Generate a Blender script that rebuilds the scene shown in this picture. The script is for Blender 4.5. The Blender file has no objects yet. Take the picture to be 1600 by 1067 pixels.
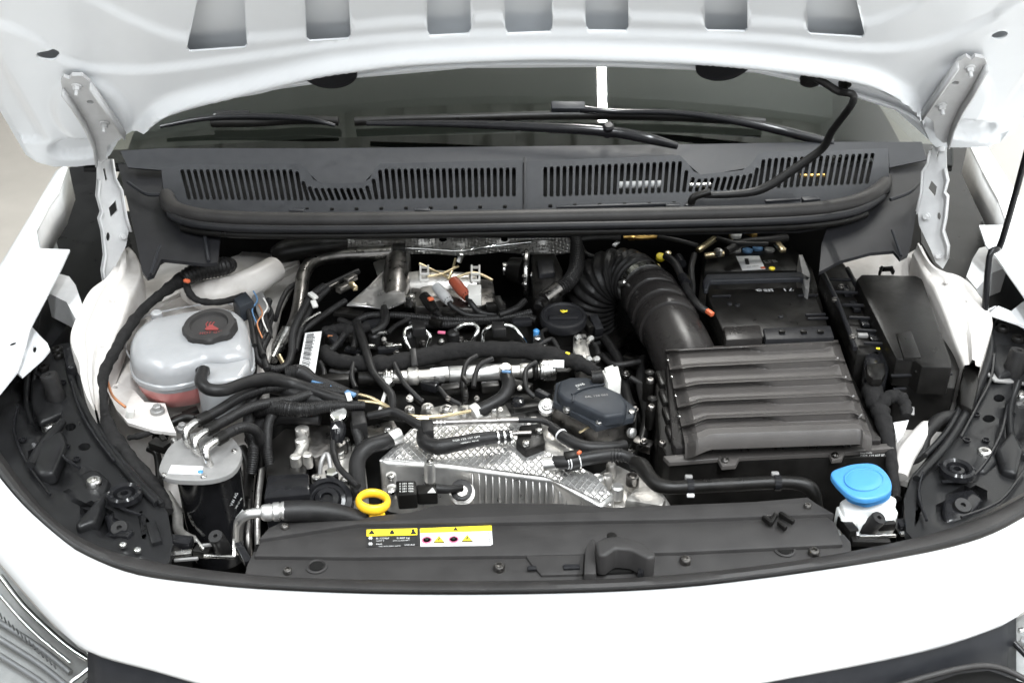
import bpy, bmesh, math, random
from mathutils import Vector, Matrix
from mathutils.geometry import delaunay_2d_cdt
R = math.radians
rnd = random.Random(7)
scene = bpy.context.scene
col = scene.collection

# ------------------------------------------------------------------ camera
W, H, F = 1600.0, 1067.0, 1778.0          # photo size and focal length in photo pixels
CL = Vector((-0.118, -1.107, 1.85))
PITCH, YAW = R(30.0), R(2.7)
FWD = Vector((math.sin(YAW)*math.cos(PITCH), math.cos(YAW)*math.cos(PITCH), -math.sin(PITCH)))
RGT = Vector((math.cos(YAW), -math.sin(YAW), 0))
UPV = RGT.cross(FWD)
cd = bpy.data.cameras.new('camera'); cam = bpy.data.objects.new('camera', cd); col.objects.link(cam)
m = Matrix((RGT, UPV, -FWD)).transposed().to_4x4(); m.translation = CL
cam.matrix_world = m
cd.sensor_width = 36; cd.sensor_fit = 'HORIZONTAL'; cd.lens = F/W*36
cd.clip_start = 0.02; cd.clip_end = 200
cd.dof.use_dof = True; cd.dof.focus_distance = 1.72; cd.dof.aperture_fstop = 9.0
scene.camera = cam

# ------------------------------------------------------------------ world, lamps, exposure
world = bpy.data.worlds.new('World'); scene.world = world; world.use_nodes = True
bg = world.node_tree.nodes['Background']
bg.inputs[0].default_value = (0.9, 0.95, 1.0, 1); bg.inputs[1].default_value = 0.12

def area(name, loc, aim, sx, sy, energy, color=(1, 1, 1)):
    d = bpy.data.lights.new(name, 'AREA'); d.shape = 'RECTANGLE'; d.size = sx; d.size_y = sy
    d.energy = energy; d.color = color
    o = bpy.data.objects.new(name, d); col.objects.link(o); o.location = loc
    o.rotation_euler = (Vector(aim)-Vector(loc)).to_track_quat('-Z', 'Y').to_euler()
    return o
area('door_daylight', (-0.6, -5.2, 2.9), (0, 0.4, 1.0), 6.0, 3.0, 80, (0.94, 0.975, 1.0))
area('tube_lamp_and_uplight', (0.61, 2.9, 4.1), (0.61, 2.9, 0), 0.045, 2.6, 150, (1, 0.99, 0.96))
area('tube_lamp_and_uplight', (-2.6, -0.6, 4.1), (-2.6, -0.6, 0), 0.12, 4.0, 130, (0.93, 0.97, 1.0))
area('tube_lamp_and_uplight', (1.55, -1.0, 4.1), (1.55, -1.0, 0), 0.12, 3.4, 140, (0.93, 0.97, 1.0))
area('tube_lamp_and_uplight', (0.2, -1.9, 4.1), (0.2, -1.9, 0), 0.12, 3.0, 190, (0.93, 0.97, 1.0))
for x, y in ((-2.6, 1.6), (1.6, 1.6)):        # uplights added to brighten the roof mirrored in the windscreen
    area('tube_lamp_and_uplight', (x, y, 2.9), (x, y, 5), 0.12, 4.0, 60, (0.95, 0.98, 1.0))
scene.view_settings.view_transform = 'Standard'; scene.view_settings.look = 'None'
scene.view_settings.gamma = 1; scene.view_settings.use_curve_mapping = False
scene.view_settings.exposure = 0.30
scene.render.engine = 'CYCLES'; scene.cycles.use_denoising = True
scene.cycles.max_bounces = 8; scene.cycles.transparent_max_bounces = 12

# ------------------------------------------------------------------ photo pixel -> point in the place
def ray(px, py):
    return (FWD*F + RGT*(px-W/2) - UPV*(py-H/2)).normalized()
def Z(px, py, z):
    d = ray(px, py); return CL + d*((z-CL.z)/d.z)
def YP(px, py, y):
    d = ray(px, py); return CL + d*((y-CL.y)/d.y)
def PL(px, py, p0, n):
    d = ray(px, py); return CL + d*((p0-CL).dot(n)/d.dot(n))
def pxm(p):
    return (p-CL).dot(FWD)/F
def T(t):
    return t if isinstance(t, Vector) else Z(*t)

# ------------------------------------------------------------------ materials
MATS = {}
def mat(name, c, rough=0.5, metal=0.0, var=0.0, vs=25, bump=0.0, bs=400, coat=0.0, dirt=None, spec=0.5, sss=0.0, rv=0.0):
    m = bpy.data.materials.new(name); m.use_nodes = True; nt = m.node_tree; N = nt.nodes; L = nt.links
    b = N['Principled BSDF']
    if max(c) < .06 and metal == 0: spec = .22
    b.inputs['Base Color'].default_value = (*c, 1); b.inputs['Roughness'].default_value = rough
    b.inputs['Metallic'].default_value = metal; b.inputs['Coat Weight'].default_value = coat
    b.inputs['Coat Roughness'].default_value = 0.08; b.inputs['Specular IOR Level'].default_value = spec
    if sss:
        b.inputs['Subsurface Weight'].default_value = sss; b.inputs['Subsurface Radius'].default_value = (.03, .025, .022); b.inputs['Subsurface Scale'].default_value = 1.0
    tc = N.new('ShaderNodeNewGeometry')
    if var or dirt or rv:
        n = N.new('ShaderNodeTexNoise'); n.inputs['Scale'].default_value = vs; n.inputs['Detail'].default_value = 6; n.inputs['Roughness'].default_value = .65
        L.new(tc.outputs['Position'], n.inputs['Vector'])
        if var or dirt:
            r = N.new('ShaderNodeValToRGB'); r.color_ramp.elements[0].position = .3; r.color_ramp.elements[1].position = .7
            if dirt:
                r.color_ramp.elements[0].color = (*dirt, 1); r.color_ramp.elements[1].color = (*c, 1)
                r.color_ramp.elements[0].position = .34; r.color_ramp.elements[1].position = .52
            else:
                r.color_ramp.elements[0].color = (*[x*(1-var) for x in c], 1); r.color_ramp.elements[1].color = (*[min(1, x*(1+var)) for x in c], 1)
            L.new(n.outputs['Fac'], r.inputs['Fac']); L.new(r.outputs['Color'], b.inputs['Base Color'])
        if rv:
            q = N.new('ShaderNodeMapRange'); q.inputs[1].default_value = .3; q.inputs[2].default_value = .7
            q.inputs[3].default_value = max(.02, rough-rv); q.inputs[4].default_value = min(1, rough+rv)
            L.new(n.outputs['Fac'], q.inputs[0]); L.new(q.outputs[0], b.inputs['Roughness'])
    if bump:
        n2 = N.new('ShaderNodeTexNoise'); n2.inputs['Scale'].default_value = bs; n2.inputs['Detail'].default_value = 3
        L.new(tc.outputs['Position'], n2.inputs['Vector'])
        bp = N.new('ShaderNodeBump'); bp.inputs['Strength'].default_value = bump; bp.inputs['Distance'].default_value = .001
        L.new(n2.outputs['Fac'], bp.inputs['Height']); L.new(bp.outputs['Normal'], b.inputs['Normal'])
    MATS[name] = m
    return m
mat('white_paint', (.80, .81, .82), .30, coat=.6)
mat('hood_white', (.79, .81, .83), .38, coat=.25, var=.02, vs=6)
mat('inner_white', (.56, .535, .51), .42, dirt=(.44, .41, .38), vs=9, bump=.05, bs=200)
mat('bracket_white', (.52, .52, .52), .4, var=.08, vs=40)
mat('cowl', (.017, .0178, .0205), .42, var=.12, vs=60, bump=.25, bs=900, rv=.08)
mat('cowl_dark', (.012, .012, .0135), .45, var=.2, vs=40, bump=.2, bs=900)
mat('cover', (.029, .0275, .027), .48, var=.16, vs=22, bump=.25, bs=900, rv=.1)
mat('frame_black', (.010, .010, .0105), .32, var=.35, vs=18, bump=.15, bs=700, rv=.06)
mat('black', (.007, .0065, .006), .36, var=.3, vs=30, bump=.15, bs=500, rv=.1)
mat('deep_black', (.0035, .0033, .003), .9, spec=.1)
mat('airbox', (.017, .0155, .015), .30, var=.12, vs=30, bump=.2, bs=900, rv=.06)
mat('lid_grey', (.060, .055, .052), .36, var=.08, vs=30, bump=.2, bs=900, rv=.04)
mat('rubber', (.013, .0125, .0125), .42, var=.3, vs=50, bump=.25, bs=600, rv=.12)
mat('foam', (.011, .0105, .0105), .9, var=.4, vs=120, bump=.8, bs=350)
mat('gloss_black', (.010, .010, .011), .14, var=.2, vs=60)
mat('slate', (.022, .025, .030), .45, var=.2, vs=40, bump=.2, bs=600)
mat('cast', (.56, .54, .51), .42, .88, var=.22, vs=45, bump=.6, bs=260, rv=.12)
mat('alu', (.66, .65, .635), .36, .9, var=.12, vs=30, bump=.25, bs=180, rv=.12)
mat('steel', (.60, .59, .57), .28, 1.0, var=.2, vs=80, rv=.1)
mat('chrome', (.82, .82, .80), .12, 1.0)
mat('dark_steel', (.22, .21, .20), .35, 1.0, var=.3, vs=60, rv=.12)
mat('plate_grey', (.27, .265, .26), .5, .5, var=.12, vs=30, bump=.15, bs=300)
mat('gold', (.60, .50, .32), .32, 1.0, var=.2, vs=40)
mat('brass', (.62, .40, .13), .35, 1.0, var=.2, vs=60)
mat('copper', (.55, .24, .12), .4, .7)
mat('tank', (.28, .283, .288), .26, var=.08, vs=10, sss=.4, bump=.05, bs=300)
mat('coolant', (.42, .16, .15), .3, var=.15, vs=14, sss=.35)
mat('neck_white', (.72, .72, .70), .4, sss=.3)
mat('yellow', (.80, .46, .02), .38, var=.08, vs=60)
mat('label_yellow', (.86, .68, .03), .45)
mat('blue', (.05, .215, .47), .38, var=.05, vs=20)
mat('blue_tape', (.08, .17, .30), .5)
mat('orange', (.55, .12, .05), .45)
mat('red_print', (.19, .032, .03), .5)
mat('pink', (.60, .14, .24), .5)
mat('rust_plug', (.24, .05, .025), .45, var=.15, vs=60)
mat('grey_plug', (.36, .36, .36), .45, var=.1, vs=60)
mat('pale_plug', (.58, .57, .54), .45)
mat('label_white', (.60, .60, .60), .5)
mat('print', (.62, .62, .60), .55)
mat('ink', (.02, .02, .02), .55)
mat('seal', (.024, .0225, .022), .46, var=.25, vs=16, bump=.3, bs=500)
mat('floor', (.40, .375, .345), .55, var=.14, vs=1.2, rv=.1)
mat('added_backdrop', (.86, .86, .85), .6, var=.03, vs=2)
mat('dash', (.05, .05, .047), .7, var=.15, vs=8)
mat('ceiling', (.62, .63, .58), .7, var=.2, vs=3)
mat('pale_beam', (.62, .66, .62), .6)
mat('lamp_lining', (.30, .29, .27), .3, var=.2, vs=30)

def pattern_mat(name, c, rough, kind):
    m = bpy.data.materials.new(name); m.use_nodes = True; nt = m.node_tree; N = nt.nodes; L = nt.links
    b = N['Principled BSDF']; b.inputs['Base Color'].default_value = (*c, 1); b.inputs['Metallic'].default_value = .9; b.inputs['Roughness'].default_value = rough
    g = N.new('ShaderNodeNewGeometry')
    def wave(ang, sc, axis='X'):
        mp = N.new('ShaderNodeMapping'); mp.inputs['Rotation'].default_value = (0, 0, R(ang)); L.new(g.outputs['Position'], mp.inputs['Vector'])
        w = N.new('ShaderNodeTexWave'); w.wave_type = 'BANDS'; w.bands_direction = axis; w.inputs['Scale'].default_value = sc; L.new(mp.outputs[0], w.inputs['Vector'])
        return w
    if kind == 'diamond':
        a, d = wave(32, 34), wave(-30, 34)
        mx = N.new('ShaderNodeMath'); mx.operation = 'MAXIMUM'
        for i, w in enumerate((a, d)):
            p = N.new('ShaderNodeMath'); p.operation = 'POWER'; p.inputs[1].default_value = 9
            L.new(w.outputs['Fac'], p.inputs[0]); L.new(p.outputs[0], mx.inputs[i])
        src = mx.outputs[0]; st = .55
    else:                                   # dimpled heat shield: rows of small bosses
        v = N.new('ShaderNodeTexVoronoi'); v.inputs['Scale'].default_value = 150; v.inputs['Randomness'].default_value = 0.15
        L.new(g.outputs['Position'], v.inputs['Vector'])
        r = N.new('ShaderNodeMapRange'); r.inputs[1].default_value = .1; r.inputs[2].default_value = .5; r.inputs[3].default_value = 1; r.inputs[4].default_value = 0
        L.new(v.outputs['Distance'], r.inputs[0]); src = r.outputs[0]; st = 1.0
    bp = N.new('ShaderNodeBump'); bp.inputs['Strength'].default_value = st; bp.inputs['Distance'].default_value = .002
    L.new(src, bp.inputs['Height']); L.new(bp.outputs['Normal'], b.inputs['Normal'])
    n = N.new('ShaderNodeTexNoise'); n.inputs['Scale'].default_value = 30; n.inputs['Detail'].default_value = 5; L.new(g.outputs['Position'], n.inputs['Vector'])
    q = N.new('ShaderNodeMapRange'); q.inputs[1].default_value = .3; q.inputs[2].default_value = .7; q.inputs[3].default_value = rough-.1; q.inputs[4].default_value = rough+.14
    L.new(n.outputs['Fac'], q.inputs[0]); L.new(q.outputs[0], b.inputs['Roughness'])
    MATS[name] = m
pattern_mat('diamond_alu', (.70, .69, .68), .34, 'diamond')
pattern_mat('dimpled_shield', (.50, .49, .47), .36, 'dimple')

def glass_mat(name, tint, gl):
    m = bpy.data.materials.new(name); m.use_nodes = True; nt = m.node_tree; N = nt.nodes; L = nt.links
    N.remove(N['Principled BSDF']); out = N['Material Output']
    t = N.new('ShaderNodeBsdfTransparent'); t.inputs[0].default_value = (*tint, 1)
    g = N.new('ShaderNodeBsdfGlossy'); g.inputs['Roughness'].default_value = gl
    f = N.new('ShaderNodeFresnel'); f.inputs['IOR'].default_value = 1.52
    ge = N.new('ShaderNodeNewGeometry'); iv = N.new('ShaderNodeMath'); iv.operation = 'MULTIPLY_ADD'; iv.inputs[1].default_value = -1; iv.inputs[2].default_value = 1   # reflect at the outer face only
    L.new(ge.outputs['Backfacing'], iv.inputs[0]); mu = N.new('ShaderNodeMath'); mu.operation = 'MULTIPLY'; L.new(f.outputs[0], mu.inputs[0]); L.new(iv.outputs[0], mu.inputs[1])
    mx = N.new('ShaderNodeMixShader'); L.new(mu.outputs[0], mx.inputs[0]); L.new(t.outputs[0], mx.inputs[1]); L.new(g.outputs[0], mx.inputs[2]); L.new(mx.outputs[0], out.inputs[0])
    MATS[name] = m
glass_mat('windscreen_glass', (.52, .54, .52), .015)
glass_mat('lamp_glass', (.85, .86, .87), .02)

# ------------------------------------------------------------------ mesh helpers
def link(name, me, mt, par, label=None):
    me.materials.clear(); me.materials.append(MATS[mt])
    o = bpy.data.objects.new(name, me); col.objects.link(o); o.parent = par
    if label: o['label'] = label
    return o
def mesh(name, vs, fs, mt, par, label=None, ang=35, fixn=True):
    me = bpy.data.meshes.new(name); me.from_pydata([tuple(v) for v in vs], [], fs)
    if fixn:
        bm = bmesh.new(); bm.from_mesh(me); bmesh.ops.recalc_face_normals(bm, faces=bm.faces); bm.to_mesh(me); bm.free()
    if ang:
        me.polygons.foreach_set('use_smooth', [True]*len(me.polygons)); me.set_sharp_from_angle(angle=R(ang))
    return link(name, me, mt, par, label)
def frombm(name, bm, mt, par, label=None, ang=35):
    bmesh.ops.recalc_face_normals(bm, faces=bm.faces)
    me = bpy.data.meshes.new(name); bm.to_mesh(me); bm.free()
    me.polygons.foreach_set('use_smooth', [True]*len(me.polygons)); me.set_sharp_from_angle(angle=R(ang))
    return link(name, me, mt, par, label)
def part(name, label=None, par=None):
    o = bpy.data.objects.new(name, None); col.objects.link(o); o.parent = par if par else CAR
    o.empty_display_size = .05
    if label: o['label'] = label
    return o
def cr(pts, n=6, closed=False):
    """Catmull-Rom through tuples or Vectors."""
    P = [Vector(p) for p in pts]; k = len(P); out = []
    rng = range(k) if closed else range(k-1)
    for i in rng:
        if closed: a, b, c, d = P[i-1], P[i], P[(i+1) % k], P[(i+2) % k]
        else: a, b, c, d = P[max(i-1, 0)], P[i], P[i+1], P[min(i+2, k-1)]
        for j in range(n):
            t = j/n
            out.append(.5*((2*b)+(c-a)*t+(2*a-5*b+4*c-d)*t*t+(3*b-a-3*c+d)*t**3))
    if not closed: out.append(P[-1])
    return out
def sweep(pts, rad, seg=10, caps=True, sq=1.0):
    """tube mesh data along Vectors with one radius (metres) each"""
    n = len(pts); vs = []; fs = []
    t0 = (pts[1]-pts[0]).normalized(); ref = Vector((0, 0, 1)) if abs(t0.z) < .9 else Vector((1, 0, 0))
    u = (ref - t0*ref.dot(t0)).normalized()
    for i, p in enumerate(pts):
        t = (pts[min(i+1, n-1)]-pts[max(i-1, 0)])
        if t.length < 1e-9: t = t0.copy()
        t.normalize(); u = u - t*u.dot(t)
        if u.length < 1e-6: u = t.orthogonal()
        u.normalize(); w = t.cross(u)
        for k in range(seg):
            a = 2*math.pi*k/seg
            vs.append(p + (u*math.sin(a)*sq + w*math.cos(a))*rad[i])
    for i in range(n-1):
        for k in range(seg):
            a, b = i*seg+k, i*seg+(k+1) % seg
            fs.append((a, b, b+seg, a+seg))
    if caps:
        fs.append(tuple(range(seg))); fs.append(tuple((n-1)*seg+k for k in range(seg)))
    return vs, fs
def tube(name, pts, r, mt, par, seg=10, corr=None, sub=6, label=None, sq=1.0):
    """pts: (px, py, z); r: radius in photo pixels, one or one per point; corr: (pitch px, depth share)"""
    P = [T(p) for p in pts]; rr = r if isinstance(r, (list, tuple)) else [r]*len(P)
    rr = [a*pxm(p) for a, p in zip(rr, P)]
    Q = [Vector((*p, a)) for p, a in zip(P, rr)]
    Q = cr(Q, sub) if sub > 1 else Q
    if corr:
        pitch = corr[0]*pxm(P[0]); step = pitch/4
        out = []; acc = 0.0; nxt = 0.0
        for a, b in zip(Q[:-1], Q[1:]):
            d = (b.xyz-a.xyz).length
            while nxt <= acc+d and d > 0:
                out.append(a.lerp(b, (nxt-acc)/d)); nxt += step
            acc += d
        Q = out
        rad = [q.w*(1-(corr[1] if (i//2) % 2 else 0)) for i, q in enumerate(Q)]
        vs, fs = sweep([q.xyz for q in Q], rad, seg, sq=sq)
    else:
        rad = [q.w for q in Q]
        if mt == 'foam': rad = [a*(1+.09*math.sin(i*1.9)+rnd.uniform(-.09, .09)) for i, a in enumerate(rad)]
        vs, fs = sweep([q.xyz for q in Q], rad, seg, sq=sq)
        if mt == 'foam':
            rm = sum(rad)/len(rad); vs = [v+Vector((rnd.uniform(-1, 1), rnd.uniform(-1, 1), rnd.uniform(-1, 1)))*rm*.06 for v in vs]
    return mesh(name, vs, fs, mt, par, label, ang=50)
def lathe(name, base, prof, mt, par, axis=(0, 0, 1), seg=24, label=None, ang=35, tooth=None):
    """prof: (radius, height) in photo pixels at the base point"""
    b = T(base); s = pxm(b); ax = Vector(axis).normalized(); u = ax.orthogonal().normalized(); w = ax.cross(u)
    vs = []; fs = []
    for j, (r, h) in enumerate(prof):
        for k in range(seg):
            a = 2*math.pi*k/seg
            rr = r*(1-(tooth[1] if (k//tooth[2]) % 2 else 0)) if tooth and j in tooth[0] else r
            vs.append(b + (u*math.cos(a)+w*math.sin(a))*rr*s + ax*h*s)
    for i in range(len(prof)-1):
        for k in range(seg):
            a, c = i*seg+k, i*seg+(k+1) % seg
            fs.append((a, c, c+seg, a+seg))
    if prof[0][0] > 0.01: fs.append(tuple(range(seg)))
    if prof[-1][0] > 0.01: fs.append(tuple((len(prof)-1)*seg+k for k in range(seg)))
    return mesh(name, vs, fs, mt, par, label, ang=ang)
def prism(name, poly, z, dep, mt, par, bev=.004, seg=2, label=None, taper=0.0, tilt=0.0):
    """poly in photo pixels on the level z (tilt: z rises by tilt per metre of y); goes straight down by dep metres"""
    P = [Z(px, py, z) for px, py in poly]
    y0 = sum(p.y for p in P)/len(P)
    if tilt: P = [Vector((p.x, p.y, p.z+(p.y-y0)*tilt)) for p in P]
    c = sum(P, Vector())/len(P)
    bm = bmesh.new()
    t = [bm.verts.new(p) for p in P]
    b = [bm.verts.new(Vector((c.x+(p.x-c.x)*(1+taper), c.y+(p.y-c.y)*(1+taper), p.z-dep))) for p in P]
    bm.faces.new(t); bm.faces.new(list(reversed(b)))
    n = len(P)
    for i in range(n): bm.faces.new((t[i], b[i], b[(i+1) % n], t[(i+1) % n]))
    bmesh.ops.recalc_face_normals(bm, faces=bm.faces)
    if bev:
        bset = set(b); es = [e for e in bm.edges if not (e.verts[0] in bset and e.verts[1] in bset) and (e.calc_face_angle(0) > .35)]
        bmesh.ops.bevel(bm, geom=es, offset=bev, segments=seg, profile=.5, affect='EDGES', clamp_overlap=True)
    return frombm(name, bm, mt, par, label)
def bar(name, p, q, w, h, mt, par, bev=.0015, label=None, up=None):
    """bevelled box from p to q; w across, h along up (photo pixels)"""
    p, q = T(p), T(q); d = q-p; L_ = d.length; d.normalize(); s = pxm((p+q)/2)
    upv = Vector(up) if up else Vector((0, 0, 1))
    n = upv - d*upv.dot(d)
    if n.length < 1e-4: n = d.orthogonal()
    n.normalize(); a = d.cross(n)
    bm = bmesh.new(); bmesh.ops.create_cube(bm, size=1)
    M = Matrix((d*L_, a*w*s, n*h*s)).transposed().to_4x4(); M.translation = (p+q)/2
    bmesh.ops.transform(bm, matrix=M, verts=bm.verts)
    if bev: bmesh.ops.bevel(bm, geom=bm.edges[:], offset=min(bev, .3*min(L_, w*s, h*s)), segments=2, profile=.5, affect='EDGES')
    return frombm(name, bm, mt, par, label)
def inside(p, poly):
    x, y = p; r = False; j = len(poly)-1
    for i in range(len(poly)):
        xi, yi = poly[i][0], poly[i][1]; xj, yj = poly[j][0], poly[j][1]
        if (yi > y) != (yj > y) and x < (xj-xi)*(y-yi)/(yj-yi)+xi: r = not r
        j = i
    return r
def sheet(name, outline, holes, fmap, mt, par, step=None, thick=.002, tdir=(0, 0, -1), label=None, ang=40):
    """pressed sheet with real holes: outline and holes in photo pixels, fmap(px, py) -> point; thick: vector length along tdir"""
    vs = []; es = []
    def ring(pts):
        i0 = len(vs); n = len(pts)
        for p in pts: vs.append(Vector((p[0], p[1])))
        for i in range(n): es.append((i0+i, i0+(i+1) % n))
    ring(outline)
    for h in holes: ring(h)
    if step:
        coarse, ylim = 1, -1e9
        if isinstance(step, tuple): step, coarse, ylim = step
        xs = [p[0] for p in outline]; ys = [p[1] for p in outline]; x = min(xs)+step*.53
        row = 0
        while x < max(xs):
            y = min(ys)+step*.47+(row % 2)*step*.5
            while y < max(ys):
                if (y > ylim or (row % coarse == 0 and int((y-min(ys))/step) % coarse == 0)) and inside((x, y), outline) and not any(inside((x, y), h) for h in holes): vs.append(Vector((x, y)))
                y += step
            x += step; row += 1
    ov, oe, of, *_ = delaunay_2d_cdt(vs, es, [], 1, 1e-4)
    F2 = []
    for f in of:
        c = (sum(ov[i].x for i in f)/len(f), sum(ov[i].y for i in f)/len(f))
        if inside(c, outline) and not any(inside(c, h) for h in holes): F2.append(tuple(f))
    P = [fmap(v.x, v.y) for v in ov]
    fs = list(F2); n = len(P); d = Vector(tdir).normalized()*thick
    cnt = {}
    for f in F2:
        for i in range(len(f)):
            k = (f[i], f[(i+1) % len(f)]); cnt[tuple(sorted(k))] = cnt.get(tuple(sorted(k)), 0)+1
    if thick:
        P = P + [p+d for p in P]
        fs += [tuple(reversed([i+n for i in f])) for f in F2]
        fs += [(a, b, b+n, a+n) for (a, b), c in cnt.items() if c == 1]
    return mesh(name, P, fs, mt, par, label, ang=ang)
def loft(name, rows, mt, par, label=None, thick=0, ang=50, close=False):
    n = len(rows[0]); vs = [p for r in rows for p in r]; fs = []
    for i in range(len(rows)-1):
        for k in range(n-1 if not close else n):
            a, b = i*n+k, i*n+(k+1) % n
            fs.append((a, b, b+n, a+n))
    o = mesh(name, vs, fs, mt, par, label, ang=ang)
    if thick:
        md = o.modifiers.new('thickness', 'SOLIDIFY'); md.thickness = thick; md.offset = -1
    return o
def ell(cx, cy, a, b, n=16, rot=0):
    c, s = math.cos(R(rot)), math.sin(R(rot))
    return [(cx+a*math.cos(2*math.pi*i/n)*c-b*math.sin(2*math.pi*i/n)*s, cy+a*math.cos(2*math.pi*i/n)*s+b*math.sin(2*math.pi*i/n)*c) for i in range(n)]
def resamp(pts, n):
    """n points evenly along a pixel polyline"""
    P = [Vector(p) for p in pts]; L_ = [0]
    for a, b in zip(P[:-1], P[1:]): L_.append(L_[-1]+(b-a).length)
    out = []; j = 0
    for i in range(n):
        d = L_[-1]*i/(n-1)
        while j < len(P)-2 and L_[j+1] < d: j += 1
        out.append(P[j].lerp(P[j+1], min(1, (d-L_[j])/max(1e-9, L_[j+1]-L_[j]))))
    return out
def sst(a, b, x):
    t = min(1, max(0, (x-a)/(b-a))); return t*t*(3-2*t)
def interp(pts, x):
    if x <= pts[0][0]: return pts[0][1]
    for (a, b), (c, d) in zip(pts[:-1], pts[1:]):
        if x <= c: return b+(d-b)*(x-a)/(c-a)
    return pts[-1][1]

BOLTS = {}
def bolt(p, r, mt, par, kind='hex', axis=(0, 0, 1), name='bolt', label=None):
    """one shared mesh per kind and finish; r in photo pixels"""
    key = (kind, mt)
    if key not in BOLTS:
        bm = bmesh.new()
        def ringf(prof, n):
            prev = None
            for rr, h in prof:
                cur = [bm.verts.new((rr*math.cos(2*math.pi*(k+.5)/n), rr*math.sin(2*math.pi*(k+.5)/n), h)) for k in range(n)]
                if prev:
                    for k in range(n): bm.faces.new((prev[k], prev[(k+1) % n], cur[(k+1) % n], cur[k]))
                prev = cur
            bm.faces.new(prev)
        if kind == 'hex':
            ringf([(1, -.6), (1, .18), (.92, .25)], 14); ringf([(.66, .2), (.66, .75), (.56, .85)], 6)
        elif kind == 'torx':
            ringf([(1, -.6), (1, .25), (.8, .5), (.45, .55), (.38, .15)], 14)
        elif kind == 'stud':
            ringf([(1, -.6), (1, .2), (.9, .28)], 14); ringf([(.7, .2), (.7, .9), (.62, 1.0)], 6); ringf([(.36, .9), (.36, 1.9), (.28, 2.0)], 10)
        else:
            ringf([(1, -.6), (1, .2), (.85, .38), (.5, .45)], 14)
        bmesh.ops.recalc_face_normals(bm, faces=bm.faces)
        me = bpy.data.meshes.new(name); bm.to_mesh(me); bm.free()
        me.polygons.foreach_set('use_smooth', [True]*len(me.polygons)); me.set_sharp_from_angle(angle=R(40))
        me.materials.append(MATS[mt]); BOLTS[key] = me
    b = T(p); o = bpy.data.objects.new(name, BOLTS[key]); col.objects.link(o); o.parent = par
    s = r*pxm(b)
    o.matrix_local = Matrix.Translation(b) @ Vector(axis).to_track_quat('Z', 'Y').to_matrix().to_4x4() @ Matrix.Scale(s, 4)
    if label: o['label'] = label
    return o
def text(s, p0, p1, z, mt, par, name='lettering', plane=None, lift=.0006, h=None, flip=False, label=None):
    """flat print whose baseline runs from pixel p0 to p1 on level z (or on plane = (point, normal))"""
    f = (lambda a: PL(a[0], a[1], *plane)) if plane else (lambda a: Z(a[0], a[1], z))
    A, B = f(p0), f(p1); n = (plane[1].normalized() if plane else Vector((0, 0, 1)))
    if n.dot(CL-A) < 0: n = -n
    x = (B-A); L_ = x.length; x.normalize(); y = n.cross(x)
    cu = bpy.data.curves.new(name, 'FONT'); cu.body = s; cu.size = 1; cu.resolution_u = 2; cu.fill_mode = 'FRONT'
    tmp = bpy.data.objects.new(name, cu); col.objects.link(tmp)
    me = bpy.data.meshes.new_from_object(tmp); bpy.data.objects.remove(tmp); bpy.data.curves.remove(cu)
    xs = [v.co.x for v in me.vertices]; wd = max(xs)-min(xs) if xs else 1
    sx = L_/wd; sy = (h*pxm(A)/.7) if h else sx
    for v in me.vertices:
        v.co = A + x*((v.co.x-min(xs))*sx) + y*(v.co.y*sy) + n*lift
    o = link(name, me, mt, par, label)
    return o
def decal(name, poly, z, mt, par, lift=.0008, thick=.0006, label=None, plane=None):
    f = (lambda a, b: PL(a, b, *plane)) if plane else (lambda a, b: Z(a, b, z))
    n = plane[1].normalized() if plane else Vector((0, 0, 1))
    return sheet(name, poly, [], lambda a, b: f(a, b)+n*lift, mt, par, thick=thick, tdir=-n, label=label)

# ================================================================== setting: garage floor, added white backdrop, ceiling
def quad(name, pts, mt, kind='structure'):
    o = mesh(name, [Vector(p) for p in pts], [tuple(range(len(pts)))], mt, None, ang=0, fixn=False)
    o['kind'] = kind; return o
quad('floor', [(-12, -8, 0), (12, -8, 0), (12, 14, 0), (-12, 14, 0)], 'floor')
quad('added_backdrop', [(2.0, -2, 0), (2.0, 14, 0), (2.0, 14, 4.4), (2.0, -2, 4.4)], 'added_backdrop')  # white surface added for the overexposed background on the right
vs = []; fs = []; x = -7.0; k = 0
while x < 7:                                        # ribbed roof sheeting, seen mirrored in the windscreen
    for dx, z in ((0, 4.40), (.12, 4.40), (.14, 4.45), (.23, 4.45)):
        vs += [(x+dx, -1.5, z), (x+dx, 9, z)]
    x += .25; k += 4
fs = [(2*i, 2*i+2, 2*i+3, 2*i+1) for i in range(k-1)]
bmv = [(-7, 1.74, 4.22), (7, 1.74, 4.22), (7, 2.1, 4.22), (-7, 2.1, 4.22)]
beam = mesh('added_ceiling_beam', [Vector(p) for p in bmv]+[Vector(p)+Vector((0, 0, .17)) for p in bmv], [(0, 1, 2, 3), (7, 6, 5, 4), (0, 4, 5, 1), (1, 5, 6, 2), (2, 6, 7, 3), (3, 7, 4, 0)], 'pale_beam', None, ang=0); beam['kind'] = 'structure'  # unseen beam, added so the windscreen mirrors a pale band
ce = mesh('ceiling', vs, fs, 'ceiling', None, ang=0); ce['kind'] = 'structure'

# ================================================================== the car
CAR = bpy.data.objects.new('car', None); col.objects.link(CAR)
CAR['label'] = 'white car with its hood raised over a diesel engine bay'; CAR['category'] = 'car'

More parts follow.
